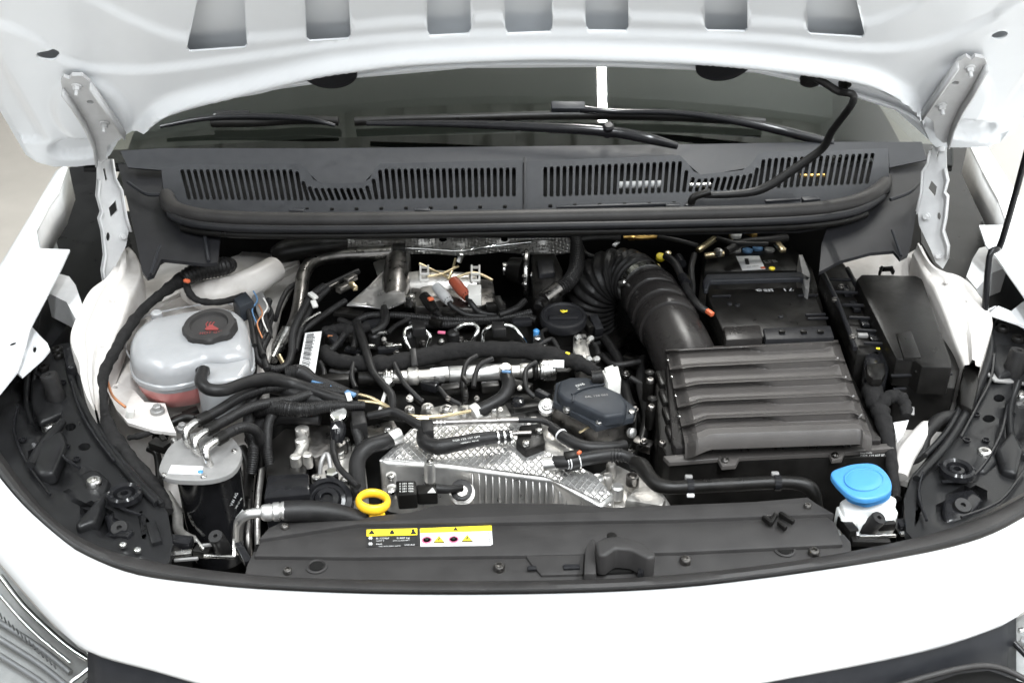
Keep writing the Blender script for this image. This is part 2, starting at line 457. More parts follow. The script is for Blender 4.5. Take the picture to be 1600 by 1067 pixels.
# ------------------------------------------------------------------ hood: inner panel, outer skin, dark opening discs
HP0 = YP(165, 255, .80); HN = Vector((0, -math.sin(R(48)), -math.cos(R(48))))
hood = part('hood', 'raised white hood seen from below, slots along its inner panel')
rear = [(185, 214), (205, 200), (240, 184), (300, 165), (350, 154), (400, 146), (440, 136), (500, 126), (560, 119), (640, 110), (730, 104), (830, 101),
        (960, 102), (1070, 106), (1180, 111), (1230, 120), (1290, 134), (1340, 150), (1400, 170), (1440, 195), (1452, 216)]
rear_s = [tuple(p) for p in cr(rear, 3)]
outline = ([(-70, 40), (0, 158), (28, 208), (45, 234), (60, 247), (85, 255), (120, 256), (150, 252), (172, 238)] + rear_s +
           [(1462, 226), (1500, 226), (1540, 225), (1562, 218), (1578, 205), (1600, 171), (1690, 40), (2150, -480), (-560, -480)])
slots = [[(324, -90), (373, -90), (381, 0), (386, 71), (382, 75), (297, 81), (292, 77), (309, 0)],
         [(474, -90), (542, -90), (545, 0), (548, 57), (544, 61), (484, 65), (479, 61), (476, 0)],
         [(666, -90), (734, -90), (735, 0), (736, 47), (732, 51), (672, 54), (668, 50), (667, 0)],
         [(786, -90), (862, -90), (863, 0), (863, 44), (859, 48), (794, 50), (790, 46), (788, 0)],
         [(915, -90), (982, -90), (982, 0), (982, 44), (978, 48), (920, 47), (916, 43), (915, 0)],
         [(1099, -90), (1166, -90), (1168, 0), (1168, 46), (1164, 50), (1106, 49), (1102, 45), (1101, 0)],
         [(1264, -90), (1322, -90), (1338, 0), (1351, 55), (1347, 59), (1266, 54), (1262, 50), (1262, 0)]]
lip = [(-200, 330), (150, 300), (215, 205), (250, 168), (300, 148), (350, 136), (420, 118), (500, 99), (560, 90), (650, 80), (830, 72), (960, 74), (1100, 80), (1220, 92), (1330, 108), (1380, 124), (1420, 150), (1440, 180), (1470, 260), (1800, 330)]
fold = [(-400, -60), (0, 34), (100, 92), (180, 105), (260, 103), (420, 82), (600, 58), (830, 48), (1000, 50), (1200, 58), (1340, 72), (1440, 66), (1540, 30), (1600, -10), (1900, -160)]
dome = [(-300, -200), (100, -20), (200, 30), (290, 60), (420, 60), (600, 38), (830, 26), (1000, 28), (1200, 36), (1330, 40), (1420, 15), (1500, -40), (1900, -300)]
lip, fold, dome = [[(p.x, p.y) for p in cr([(a, b, 0) for a, b in q], 8)] for q in (lip, fold, dome)]
def hood_h(px, py):
    """relief towards the viewer, metres"""
    h = 0.0
    a = py-interp(lip, px)                          # the rounded ridge that runs along the rear edge
    h += .018*math.exp(-(a/10)**2) - .028*sst(2, 26, a)
    f = py-interp(fold, px); h += .006*sst(-5, 5, f)
    d = py-interp(dome, px); h -= .005*sst(7, -7, d)
    for cx, cy, sx, sy, rot, dep in ((143, 170, 62, 48, 28, .006), (1490, 150, 58, 50, -28, .006), (125, 226, 44, 15, -6, -.012), (1512, 196, 40, 15, 4, -.012)):
        c, s = math.cos(R(rot)), math.sin(R(rot)); u = (px-cx)*c+(py-cy)*s; w = -(px-cx)*s+(py-cy)*c
        q = math.sqrt((u/sx)**2+(w/sy)**2); h += dep*sst(1.12, .86, q)
    e = min(abs(px-(-70+70*(py-40)/118.0)), abs(px-(1690-90*(py-40)/131.0)))   # hem flange along the sides
    if py < 215: h -= .008*sst(46, 26, e)
    return h
holes = slots + [ell(75, 82, 18, 6.5, 16, 6), ell(1561, 50, 13, 6, 16, -14)]
sheet('inner_panel', outline, holes, lambda a, b: PL(a, b, HP0, HN)+HN*hood_h(a, b), 'hood_white', hood, step=(4.6, 5, -12), thick=.003, tdir=-HN, ang=60)
skin_out = [(-78, 30), (-8, 160), (40, 242), (58, 254), (85, 261), (150, 258)] + [(x, y+3) for x, y in rear[::2]] + [(1500, 231), (1545, 230), (1583, 208), (1608, 172), (1700, 30), (2190, -500), (-600, -500)]
sheet('outer_skin', skin_out, [], lambda a, b: PL(a, b, HP0-HN*.034, HN), 'hood_white', hood, thick=.004, tdir=-HN)
for cx, cy in ((515, 113), (1130, 101)):
    lathe('opening_disc', PL(cx, cy, HP0+HN*.004, HN), [(43, -6), (43, 3), (38, 7), (20, 9), (0, 9.5)], 'cowl_dark', hood, axis=HN, seg=24)  # dark disc painted as the shade in a lip opening
tube('hem_edge', [PL(a, b-1, HP0-HN*.024, HN) for a, b in rear], 3.2, 'hood_white', hood, seg=8, sub=3)
# ------------------------------------------------------------------ hinges
def hinge(arm, link_, foot, bolts_a, holes_a, bolts_l, holes_l, z0, sgn, flg_a, flg_l):
    h = part('hood_hinge', 'pressed white hood hinge ' + ('beside the coolant tank' if sgn < 0 else 'above the fuse box'))
    pl = HP0 + HN*.020
    sheet('hinge_arm', arm, holes_a, lambda a, b: PL(a, b, pl, HN), 'bracket_white', h, thick=.006, tdir=-HN, step=14)
    for e in flg_a: loft('hinge_flange', [[PL(a, b, pl, HN)+HN*d for a, b in e] for d in (0, .008, .014)], 'bracket_white', h, thick=.003)
    for p in bolts_a:
        b = PL(*p, pl, HN); bolt(b, 8.5, 'bracket_white', h, 'stud', axis=HN)
    # lower link stands nearly upright beside the cowl
    n = Vector((sgn*-.55, -.80, .25)).normalized(); p0 = YP(link_[0][0], link_[0][1], .80)
    sheet('hinge_link', link_, holes_l, lambda a, b: PL(a, b, p0, n), 'bracket_white', h, thick=.005, tdir=-n, step=12)
    for e in flg_l: loft('hinge_flange', [[PL(a, b, p0, n)+n*d for a, b in e] for d in (0, .007, .012)], 'bracket_white', h, thick=.003)
    for p in bolts_l: bolt(PL(*p, p0, n), 7, 'bracket_white', h, 'hex', axis=n)
    tube('hinge_pin', [PL(*foot[0], p0, n)+n*.004, PL(*foot[1], p0, n)+n*.004], 7, 'bracket_white', h, sub=1)
    return p0, n
hinge([(95, 128), (99, 121), (108, 124), (112, 119), (128, 119), (140, 128), (194, 207), (178, 222), (168, 228), (165, 250), (157, 256), (150, 250), (146, 222), (132, 190), (112, 158), (97, 138)],
      [(152, 252), (172, 249), (177, 280), (187, 298), (194, 340), (201, 362), (197, 384), (182, 413), (180, 438), (172, 452), (162, 446), (158, 422), (162, 398), (158, 360), (153, 341), (157, 330), (150, 306), (152, 280)],
      [(162, 226), (160, 248)], [(120, 135), (163, 192)], [ell(141, 160, 6, 3, 10, 8)], [(192, 370), (172, 437)],
      [[(170, 325), (181, 313), (184, 329), (173, 340)], [(161, 264), (164, 263), (168, 280), (165, 284)], ell(169, 370, 3, 7, 10)], 1.0, -1,
      [[(97, 138), (112, 158), (132, 190), (146, 222), (150, 250)], [(140, 128), (194, 207)]], [[(152, 280), (150, 306), (157, 330), (153, 341), (158, 360), (162, 398), (158, 422), (162, 446)], [(172, 249), (177, 280), (187, 298), (194, 340), (201, 362)]])
hinge([(1497, 96), (1510, 89), (1518, 94), (1524, 89), (1538, 92), (1542, 100), (1520, 140), (1504, 165), (1490, 195), (1482, 222), (1474, 224), (1462, 214), (1458, 190), (1441, 177)],
      [(1461, 218), (1478, 224), (1479, 262), (1483, 282), (1478, 300), (1483, 306), (1480, 340), (1476, 360), (1484, 384), (1482, 404), (1473, 420), (1462, 410), (1455, 392), (1436, 352), (1434, 334), (1442, 300), (1444, 268), (1452, 256), (1456, 236)],
      [(1470, 216), (1470, 236)], [(1515, 106), (1471, 165)], [ell(1493, 130, 6, 3, 10, -8)], [(1447, 339), (1467, 400)],
      [[(1455, 282), (1464, 292), (1461, 308), (1450, 295)], [(1463, 243), (1467, 232), (1469, 233), (1465, 250)], ell(1467, 338, 3, 6, 10)], 1.0, 1,
      [[(1542, 100), (1520, 140), (1504, 165), (1490, 195), (1482, 222)], [(1497, 96), (1441, 177)]], [[(1479, 262), (1483, 282), (1478, 300), (1483, 306), (1480, 340), (1476, 360), (1484, 384), (1482, 404)], [(1456, 236), (1452, 256), (1444, 268), (1442, 300), (1434, 334)]])

# ------------------------------------------------------------------ windscreen, interior, wipers
WP0 = Vector((0, .93, 1.06)); WN = Vector((0, -.5, .866)); 
def WS(px, py):
    p = PL(px, py, WP0, WN); return p - WN*(.05*(p.x**2))
glassw = part('windscreen', 'raked windscreen mirroring a ceiling tube lamp')
sheet('windscreen_glass', [(120, 240), (1500, 240), (1500, 60), (1560, -60), (60, -60), (120, 60)], [], WS, 'windscreen_glass', glassw, step=30, thick=.005, tdir=-WN)
sheet('dark_border', [(120, 244), (1500, 244), (1500, 204), (1200, 202), (820, 204), (500, 208), (120, 214)], [], lambda a, b: WS(a, b)-WN*.008, 'deep_black', glassw, step=40, thick=.004, tdir=-WN)
dash = loft('dashboard', [[Vector((x, y, z - .05*x*x)) for x in [i*.08-.8 for i in range(21)]] for y, z in ((.98, 1.02), (1.2, 1.07), (1.5, 1.12), (1.62, 1.10), (1.66, .95))], 'dash', CAR, label='dark dashboard top behind the windscreen')
for a, b in ((.60, .015),):
    pass
def wiper(name, blade, arm, head, lab):
    w = part(name, lab)
    up = .014
    f = lambda p, l: WS(*p)+WN*l
    bl = [f(p, .018) for p in blade]
    tube('wiper_blade', bl, 5.5, 'black', w, seg=8, sub=5, sq=1.3)
    tube('blade_rubber', [p-WN*.008 for p in bl], 3, 'rubber', w, seg=6, sub=5)
    tube('wiper_arm', [f(p, l) for p, l in arm], [r for r in head], 'gloss_black', w, seg=8, sub=5)
    return w
w1 = wiper('wiper', [(555, 197), (640, 195), (720, 194), (880, 190), (1050, 190), (1194, 195)],
           [((575, 207), .03), (700, 212) and ((700, 212), .035), ((830, 220), .04), ((946, 229), .045), ((1010, 237), .04), ((1055, 242), .03)], [4, 6, 8, 9, 9, 6], 'long black wiper lying along the windscreen base')
w2 = wiper('wiper', [(330, 192), (400, 194), (470, 192), (530, 196)],
           [((250, 196), .02), ((345, 190), .03), ((470, 196), .03), ((525, 204), .02)], [3, 5, 5, 3], 'short visible end of a black wiper blade with clip')
bar('arm_clip', WS(336, 186)+WN*.03, WS(392, 187)+WN*.03, 10, 8, 'gloss_black', w2, up=WN)
bar('arm_clip', WS(860, 184)+WN*.03, WS(912, 184)+WN*.03, 15, 12, 'cowl', w1, up=WN)
tube('cross_arm', [WS(905, 186)+WN*.03, WS(960, 192)+WN*.034, WS(1040, 193)+WN*.036, WS(1120, 200)+WN*.036, WS(1220, 214)+WN*.03, WS(1300, 226)+WN*.02], [6, 5, 5, 6, 8, 8], 'gloss_black', w1, seg=8)
lathe('arm_joint', WS(946, 228)+WN*.045, [(8, -9), (9, -7), (9, 12), (6, 15)], 'gloss_black', w1, axis=WN, seg=16)

# ------------------------------------------------------------------ cowl: two grille panels, ledge, rubber seal, end pieces
a_ = YP(820, 330, .80); b_ = YP(820, 250, .88); e_ = (b_-a_); CN = Vector((0, e_.y, e_.z)).normalized(); CN = Vector((0, -CN.z, CN.y)); CP0 = a_
cowl = part('cowl', 'dark grey plastic cowl with slotted air grilles')
def slot_poly(x, top, bot, lean, w=3.1):
    xt, xb = x-lean/2, x+lean/2
    return [(xt-w, top+2.5), (xt-w*.6, top), (xt+w*.6, top), (xt+w, top+2.5), (xb+w, bot-2.5), (xb+w*.6, bot), (xb-w*.6, bot), (xb-w, bot-2.5)]
topL = [(285, 265), (466, 265), (473, 278), (482, 289), (492, 294), (570, 294), (580, 288), (589, 275), (597, 264), (806, 262)]
botL = [(285, 312), (500, 314), (806, 307)]
topR = [(848, 261), (1062, 252), (1068, 262), (1077, 275), (1086, 280), (1165, 273), (1174, 270), (1181, 261), (1191, 248), (1365, 239)]
botR = [(848, 308), (1060, 301), (1180, 296), (1365, 287)]
def grille(outl, x0, x1, n, top, bot, leanf, lab):
    hs = []
    for i in range(n):
        x = x0+(x1-x0)*i/(n-1); hs.append(slot_poly(x, interp(top, x), interp(bot, x), leanf(x)))
    return sheet('cowl_grille', outl, hs, lambda a, b: PL(a, b, CP0, CN), 'cowl', cowl, thick=.006, tdir=-CN, label=lab)
grille([(252, 264), (290, 257), (468, 256), (480, 266), (490, 281), (502, 286), (565, 286), (577, 280), (586, 264), (594, 256), (817, 250), (817, 331), (500, 338), (300, 336), (258, 326)],
       290, 803, 53, topL, botL, lambda x: interp([(285, 11), (806, 0)], x), 'slotted cowl grille on the coolant tank side')
grille([(822, 252), (1062, 243), (1072, 252), (1084, 268), (1096, 273), (1160, 266), (1172, 258), (1184, 242), (1196, 238), (1388, 232), (1390, 300), (1330, 322), (1160, 326), (822, 331)],
       852, 1359, 52, topR, botR, lambda x: interp([(848, 0), (1365, -9)], x), 'slotted cowl grille on the battery side')
# strip between grille and glass, with the two dished hollows
sheet('cowl_strip', [(188, 236), (250, 232), (500, 232), (820, 229), (1060, 226), (1300, 222), (1440, 222), (1448, 250), (1390, 262), (1388, 233), (1196, 239), (1172, 262), (1096, 275), (1062, 245), (822, 254), (594, 259), (565, 289), (502, 289), (468, 258), (290, 259), (252, 266), (200, 262)], [],
      lambda a, b: PL(a, b, CP0-CN*.012+CN*0, (CN+Vector((0, .1, .35))).normalized()) , 'cowl', cowl, thick=.004, tdir=-CN)
sheet('plenum_floor', [(240, 250), (1400, 235), (1400, 320), (240, 335)], [], lambda a, b: PL(a, b, CP0-CN*.09, CN), 'deep_black', cowl, thick=.003, tdir=-CN)  # near-black colour stands in for the shade behind the slots
tube('linkage_bar', [PL(965, 290, CP0-CN*.03, CN), PL(1035, 288, CP0-CN*.03, CN)], 6, 'grey_plug', cowl, sub=1)
tube('linkage_bar', [PL(1075, 290, CP0-CN*.03, CN), PL(1110, 289, CP0-CN*.03, CN)], 4, 'steel', cowl, sub=1)
tube('linkage_bar', [PL(1250, 275, CP0-CN*.03, CN), PL(1288, 274, CP0-CN*.03, CN)], 3, 'brass', cowl, sub=1)
# ledge below the grille; near-black blocks painted as its row of shaded openings
ledge_y = [(260, 322), (500, 334), (817, 329), (1160, 322), (1400, 300)]
lhole = [[(x-3, interp(ledge_y, x)-9), (x+3, interp(ledge_y, x)-9), (x+3, interp(ledge_y, x)-3), (x-3, interp(ledge_y, x)-3)] for x in [403+38.6*i for i in range(11)]+[860+38.6*i for i in range(6)]]
LN = Vector((0, -.25, .968)); LP0 = CP0 + CN*.004
sheet('cowl_ledge', [(262, 312), (300, 322), (500, 323), (817, 316), (1160, 308), (1330, 300), (1385, 285), (1390, 335), (1250, 358), (830, 364), (400, 366), (300, 356), (258, 335)], [], lambda a, b: PL(a, b, LP0, LN)+Vector((0, 0, -.004)), 'cowl_dark', cowl, thick=.004, tdir=(0, 0, -1))
for h in lhole:
    c = (sum(p[0] for p in h)/4, sum(p[1] for p in h)/4)
    bar('slot_shade_block', PL(c[0]-3, c[1], LP0, LN), PL(c[0]+3, c[1], LP0, LN), 5, 6, 'deep_black', cowl)
for x0, x1 in ((452, 476), (648, 672), (1040, 1062), (1070, 1078)):
    y = interp(ledge_y, (x0+x1)/2)-1; bar('retainer_clip', PL(x0, y, LP0, LN), PL(x1, y, LP0, LN), 8, 8, 'cowl', cowl)
bar('retainer_rail', PL(870, 325, LP0, LN), PL(1060, 319, LP0, LN), 6, 6, 'cowl', cowl)
bar('retainer_rail', PL(345, 336, LP0, LN), PL(812, 330, LP0, LN), 4, 5, 'cowl', cowl)
bar('retainer_rail', PL(1195, 315, LP0, LN), PL(1250, 312, LP0, LN), 9, 6, 'cowl', cowl)
bar('retainer_clip', PL(1252, 313, LP0, LN), PL(1278, 311, LP0, LN), 20, 9, 'cowl', cowl)
bar('panel_joint', PL(820, 246, CP0+CN*.004, CN), PL(820, 330, CP0+CN*.004, CN), 4, 3, 'cowl_dark', cowl, up=CN)
SZ = 1.045
seal_path = [(266, 300), (261, 309), (266, 323), (285, 334), (330, 342), (420, 346), (600, 346), (830, 342), (1050, 338), (1230, 333), (1310, 325), (1352, 313), (1378, 295), (1385, 280)]
tube('hood_seal', [(x, y-2, SZ) for x, y in seal_path], [9, 12, 13]+[13]*9+[12, 9], 'seal', cowl, seg=14, sub=5, label='thick black rubber hood seal tube along the cowl')
tube('seal_lip', [(x, y+12, SZ-.006) for x, y in seal_path[2:-1]], 6.5, 'cowl_dark', cowl, seg=8, sub=5)
tube('seal_carrier', [(x, y+21, SZ-.02) for x, y in seal_path[3:-2]], 7, 'black', cowl, seg=8, sub=5)
# front face of the cowl below the seal
loft('cowl_front', [[Z(x, y, z) for x, y in resamp([(290, 360), (420, 372), (830, 368), (1230, 358), (1340, 344)], 30)] for z, dy in ((1.02, 0), (1.0, 0))] , 'black', cowl)
def fm_end(zt, zb, yt, yb):
    return lambda a, b: Z(a, b, zt+(zb-zt)*(b-yt)/(yb-yt))
sheet('cowl_end', [(180, 238), (200, 240), (252, 263), (256, 325), (275, 345), (310, 356), (345, 364), (340, 410), (320, 412), (282, 408), (252, 405), (240, 430), (230, 434), (222, 424), (212, 372), (200, 320), (188, 270)], [], fm_end(1.06, .99, 240, 430), 'cowl_dark', cowl, thick=.006, step=20, label='dark plastic cowl end beside the coolant tank')
sheet('cowl_end', [(1440, 222), (1449, 250), (1444, 280), (1432, 330), (1424, 380), (1418, 398), (1406, 404), (1396, 392), (1360, 395), (1312, 408), (1280, 425), (1284, 380), (1294, 352), (1350, 338), (1382, 315), (1391, 300), (1389, 236)], [], fm_end(1.06, .99, 230, 410), 'cowl_dark', cowl, thick=.006, step=20, label='dark plastic cowl end above the fuse box')
tube('cowl_rib', [(200, 285, 1.055), (228, 303, 1.05), (252, 304, 1.05)], 3, 'cowl', cowl, seg=6)
tube('cowl_rib', [(250, 383, 1.02), (236, 428, .998)], 2.5, 'cowl', cowl, seg=6)
tube('cowl_rib', [(319, 360, 1.02), (326, 408, 1.0)], 3, 'cowl', cowl, seg=6)
tube('cowl_rib', [(1391, 312, 1.05), (1422, 300, 1.055), (1442, 280, 1.06)], 3, 'cowl', cowl, seg=6)
tube('cowl_rib', [(1394, 360, 1.02), (1408, 400, 1.0)], 2.5, 'cowl', cowl, seg=6)

# ------------------------------------------------------------------ bumper, rubber edge, grille trim, headlights
outer = [(-80, 636), (-40, 694), (0, 747), (39, 792), (92, 839), (131, 866), (210, 897), (315, 912), (420, 921), (600, 928), (820, 928), (1020, 921), (1180, 905), (1390, 874), (1521, 845), (1600, 808), (1680, 756)]
lower = [(-90, 776), (-44, 828), (0, 880), (50, 938), (85, 975), (137, 1015), (240, 1045), (320, 1067), (440, 1090), (600, 1108), (800, 1114), (1000, 1100), (1180, 1066), (1420, 1020), (1540, 985), (1600, 955), (1690, 880)]
A = resamp(cr([(a, b, 0) for a, b in outer], 5), 90); B = resamp(cr([(a, b, 0) for a, b in lower], 5), 90)
rows = []
for i in range(9):
    t = i/8.0
    rows.append([Z(a.x+(b.x-a.x)*t, a.y+(b.y-a.y)*t, .874-.085*t**1.7) for a, b in zip(A, B)])
rows.append([p+Vector((0, .01, -.02)) for p in rows[-1]])
loft('front_bumper', rows, 'white_paint', CAR, label='glossy white bumper skin in front of the bay', thick=.003)
inner_e = resamp(cr([(-76, 606, 0), (-38, 656, 0), (0, 708, 0), (60, 788, 0), (130, 843, 0), (230, 876, 0), (400, 899, 0), (600, 907, 0), (820, 908, 0), (1020, 901, 0), (1220, 880, 0), (1400, 848, 0), (1520, 815, 0), (1600, 776, 0), (1674, 726, 0)], 5), 90)
rows = []
for t, z in ((-.06, .868), (0, .878), (.3, .886), (.6, .884), (.85, .876), (1.0, .866), (1.02, .85)):
    rows.append([Z(b.x+(a.x-b.x)*t, b.y+(a.y-b.y)*t, z) for a, b in zip(A, inner_e)])
loft('edge_seal', rows, 'seal', CAR, label='black rubber edge seal between bay and bumper')
trim = part('grille_trim', 'dark grey plastic trim below the bumper skin')
G1 = [(-40, 0)]
gl = resamp([(137, 1015), (240, 1045), (320, 1067), (440, 1090), (600, 1108), (800, 1114), (1000, 1100), (1180, 1066), (1420, 1020), (1540, 985), (1588, 963)], 60)
rows = [[Z(p.x, p.y+dy, z) for p in gl] for dy, z in ((-6, .785), (3, .780), (34, .755), (70, .72), (130, .66))]
rows.append([p+Vector((0, .03, -.42)) for p in rows[-1]])
loft('trim_panel', rows, 'cowl', trim, thick=.003)
tube('trim_rim', [(1360, 1085, .75), (1430, 1062, .755), (1500, 1044, .76), (1545, 1040, .757), (1585, 1052, .75), (1640, 1085, .74)], 5, 'cover', trim, seg=8)
sheet('trim_recess', [(1400, 1085), (1500, 1052), (1545, 1047), (1600, 1066), (1660, 1110), (1400, 1110)], [], lambda a, b: Z(a, b, .74), 'deep_black', trim, thick=.003)
def headlight(lens, strip, back, rim, lab):
    hl = part('headlight', lab)
    f = lambda dz: (lambda a, b: Z(a, b, .785+dz-.00035*(b-900)))
    sheet('lamp_lens', lens, [], f(.0), 'lamp_glass', hl, thick=.003, step=20)
    sheet('lamp_lining', lens, [], f(-.045), 'lamp_lining', hl, thick=.003, step=20)
    for s, r in strip: tube('light_guide', [f(-.02)(*p) for p in s], r, 'chrome', hl, seg=8)
    for s, r in back: tube('reflector_step', [f(-.036)(*p) for p in s], r, 'plate_grey', hl, seg=8)
    tube('lamp_gasket', [f(.0)(*p) for p in rim], 5, 'gloss_black', hl, seg=8)
    return hl
hl = headlight([(-60, 815), (0, 884), (50, 942), (85, 979), (137, 1019), (143, 1030), (138, 1056), (110, 1085), (-60, 1085)],
          [([(0, 900), (40, 950), (100, 1005), (137, 1030)], 5), ([(0, 930), (50, 985), (110, 1035)], 3.5), ([(137, 1018), (142, 1040), (110, 1066)], 4)],
          [([(-20, 960 + 26*i), (60, 1010 + 26*i), (110, 1050 + 26*i)], 5) for i in range(3)], [(139, 1012), (150, 1030), (147, 1052), (118, 1082)], 'clear headlight corner below the coolant tank side fender')
for i in range(14):
    t = i/13; bar('light_rib', Z(0+84*t, 958+78*t, .752), Z(3+84*t, 966+78*t, .748), 2, 5, 'ink', hl, bev=0)
headlight([(1576, 972), (1600, 959), (1690, 888), (1690, 1130), (1574, 1060), (1576, 994)], [([(1592, 985), (1625, 975), (1680, 940)], 4)], [([(1594, 1000), (1680, 1040)], 5)], [(1581, 968), (1579, 992), (1592, 1012), (1640, 1060)], 'clear headlight corner below the washer bottle side')

# ------------------------------------------------------------------ fenders and body rails
def fz(px, py): return .94+.06*sst(620, 260, py)
fe = part('fender', 'white fender flange beside the coolant tank')
fl = [(101, 260), (60, 332), (0, 432), (-80, 566), (-110, 640), (-40, 650), (0, 613), (28, 578), (48, 510), (95, 420), (109, 390), (62, 388), (57, 362), (77, 322), (92, 300), (106, 262)]
sheet('fender_skin', fl, [ell(20, 536, 7, 3.5, 12, -20)], lambda a, b: Z(a, b, fz(a, b)), 'white_paint', fe, thick=.004, step=24)
so = [Z(a, b, fz(a, b)) for a, b in ((106, 256), (101, 260), (60, 332), (0, 432), (-80, 566), (-140, 660))]
loft('fender_side', [[p+Vector((-dx, 0, -dz)) for p in so] for dx, dz in ((0, 0), (.02, .01), (.045, .05), (.06, .15), (.05, .45))], 'white_paint', fe, thick=.002)
si = [Z(a, b, fz(a, b)-.004) for a, b in ((106, 262), (92, 300), (77, 322), (57, 362), (62, 388))]
loft('fender_flange', [[p+Vector((0, 0, -dz)) for p in si] for dz in (0, .07)], 'bracket_white', fe, thick=.002)
sheet('wing_bracket', [(48, 508), (62, 524), (74, 536), (78, 546), (66, 560), (34, 588), (26, 582), (40, 540)], [ell(54, 545, 3, 6, 10)], lambda a, b: Z(a, b, .925), 'white_paint', fe, thick=.004)
sheet('wing_bracket', [(86, 426), (108, 432), (118, 445), (130, 480), (118, 498), (104, 472), (72, 456)], [], lambda a, b: Z(a, b, .93), 'bracket_white', fe, thick=.05)
bolt((80, 408, .992), 6, 'white_paint', fe, 'pan')
fe2 = part('fender', 'white fender flange beside the fuse box')
def fz2(px, py): return .94+.06*sst(560, 230, py)
fr = [(1514, 224), (1536, 268), (1560, 312), (1574, 352), (1530, 352), (1541, 384), (1556, 400), (1600, 462), (1680, 600), (1760, 560), (1680, 430), (1600, 330), (1560, 272), (1528, 220)]
sheet('fender_skin', fr, [], lambda a, b: Z(a, b, fz2(a, b)), 'white_paint', fe2, thick=.004, step=24)
so = [Z(a, b, fz2(a, b)) for a, b in ((1524, 214), (1528, 220), (1560, 272), (1600, 330), (1680, 430), (1760, 560))]
loft('fender_side', [[p+Vector((dx, 0, -dz)) for p in so] for dx, dz in ((0, 0), (.02, .01), (.045, .05), (.06, .15), (.05, .45))], 'white_paint', fe2, thick=.002)
si = [Z(a, b, fz2(a, b)-.004) for a, b in ((1514, 224), (1536, 268), (1560, 312), (1574, 352))]
loft('fender_flange', [[p+Vector((0, 0, -dz)) for p in si] for dz in (0, .07)], 'bracket_white', fe2, thick=.002)
sheet('wing_bracket', [(1530, 388), (1560, 380), (1580, 392), (1572, 418), (1546, 428), (1526, 452), (1510, 432), (1520, 404)], [], lambda a, b: Z(a, b, .93), 'bracket_white', fe2, thick=.05)
sheet('wing_bracket', [(1545, 490), (1560, 478), (1580, 486), (1600, 470), (1640, 500), (1640, 530), (1590, 505)], [], lambda a, b: Z(a, b, .915), 'white_paint', fe2, thick=.004)
# black sheets painted as the shade in the wheel-arch gaps under the fenders
body = part('inner_body', 'white painted inner wing rails and strut towers')
sheet('gap_shade_sheet', [(-30, 500), (62, 345), (108, 262), (170, 240), (205, 380), (165, 470), (120, 560), (40, 620), (-30, 640)], [], lambda a, b: Z(a, b, .80), 'frame_black', body, thick=.01)
sheet('gap_shade_sheet', [(1430, 232), (1512, 228), (1600, 372), (1640, 440), (1680, 560), (1580, 560), (1500, 480), (1440, 380)], [], lambda a, b: Z(a, b, .80), 'frame_black', body, thick=.01)
prism('dark_duct', [(66, 462), (112, 476), (104, 510), (80, 540), (58, 520)], .87, .06, 'frame_black', body)
# rails on top of the inner wings
def rail(le, ri, z0, z1):
    A_, B_ = resamp(cr([(a, b, 0) for a, b in le], 5), 40), resamp(cr([(a, b, 0) for a, b in ri], 5), 40)
    rows = []
    for t, h in ((0, -.06), (0, -.004), (.03, .001), (.30, .002), (.36, .006), (.41, .011), (.58, .012), (.63, .008), (.68, .002), (.93, 0), (.98, -.003), (1, -.008), (1, -.06)):
        rows.append([Z(a.x+(b.x-a.x)*t, a.y+(b.y-a.y)*t, z0+(z1-z0)*sst(.2, 1, k/39))+Vector((0, 0, h)) for k, (a, b) in enumerate(zip(A_, B_))])
    return loft('wing_rail', rows, 'inner_white', body, ang=60)
rail([(186, 404), (166, 434), (138, 456), (118, 496), (109, 522), (112, 545), (122, 566), (126, 592), (136, 622), (148, 642)], [(202, 384), (214, 398), (222, 428), (202, 470), (190, 500), (173, 545), (160, 580), (152, 642)], .948, .90)
rail([(1440, 384), (1454, 410), (1472, 424), (1496, 430), (1518, 444), (1540, 474), (1552, 500), (1546, 530), (1532, 574)], [(1426, 394), (1434, 410), (1446, 432), (1456, 444), (1470, 472), (1481, 500), (1490, 526), (1498, 548), (1506, 570)], .948, .90)
# strut tower and inner wing below the coolant tank
def towl(a, b):
    h = .855 - .14*sst(600, 720, b) + .045*sst(40, 8, abs((b-440)-(300-a)*.28)) - .05*sst(330, 440, a)*sst(520, 430, b)
    return Z(a, b, h)
sheet('strut_tower', [(222, 428), (245, 418), (262, 408), (300, 400), (335, 412), (372, 398), (400, 378), (430, 372), (470, 374), (470, 420), (440, 480), (420, 560), (420, 680), (330, 800), (270, 790), (200, 730), (165, 680), (150, 640), (158, 580), (176, 540), (196, 490), (204, 460)], [], towl, 'inner_white', body, thick=.01, step=14, ang=60, label='white inner wing around the coolant tank')
def towr(a, b): return Z(a, b, .90-.10*sst(430, 600, b)+.02*sst(1350, 1420, a)*sst(440, 400, b))
sheet('strut_tower', [(1290, 440), (1312, 405), (1360, 393), (1398, 390), (1410, 402), (1430, 390), (1460, 440), (1485, 500), (1510, 560), (1500, 620), (1480, 660), (1440, 760), (1380, 740), (1420, 600), (1440, 440)], [], towr, 'inner_white', body, thick=.01, step=14, ang=60, label='white inner wing beside the fuse box')
# bay floor and firewall: dark
prism('bay_floor', [(180, 330), (1440, 330), (1560, 620), (1450, 900), (250, 900), (40, 620)], .52, .03, 'deep_black', body, bev=0)
fw = [Vector((x, 1.0, z)) for x, z in ((-.62, .5), (.72, .5), (.72, 1.0), (-.62, 1.0))]
mesh('firewall', fw+[p+Vector((0, .02, 0)) for p in fw], [(0, 1, 2, 3), (7, 6, 5, 4), (0, 4, 5, 1), (1, 5, 6, 2), (2, 6, 7, 3), (3, 7, 4, 0)], 'deep_black', body)

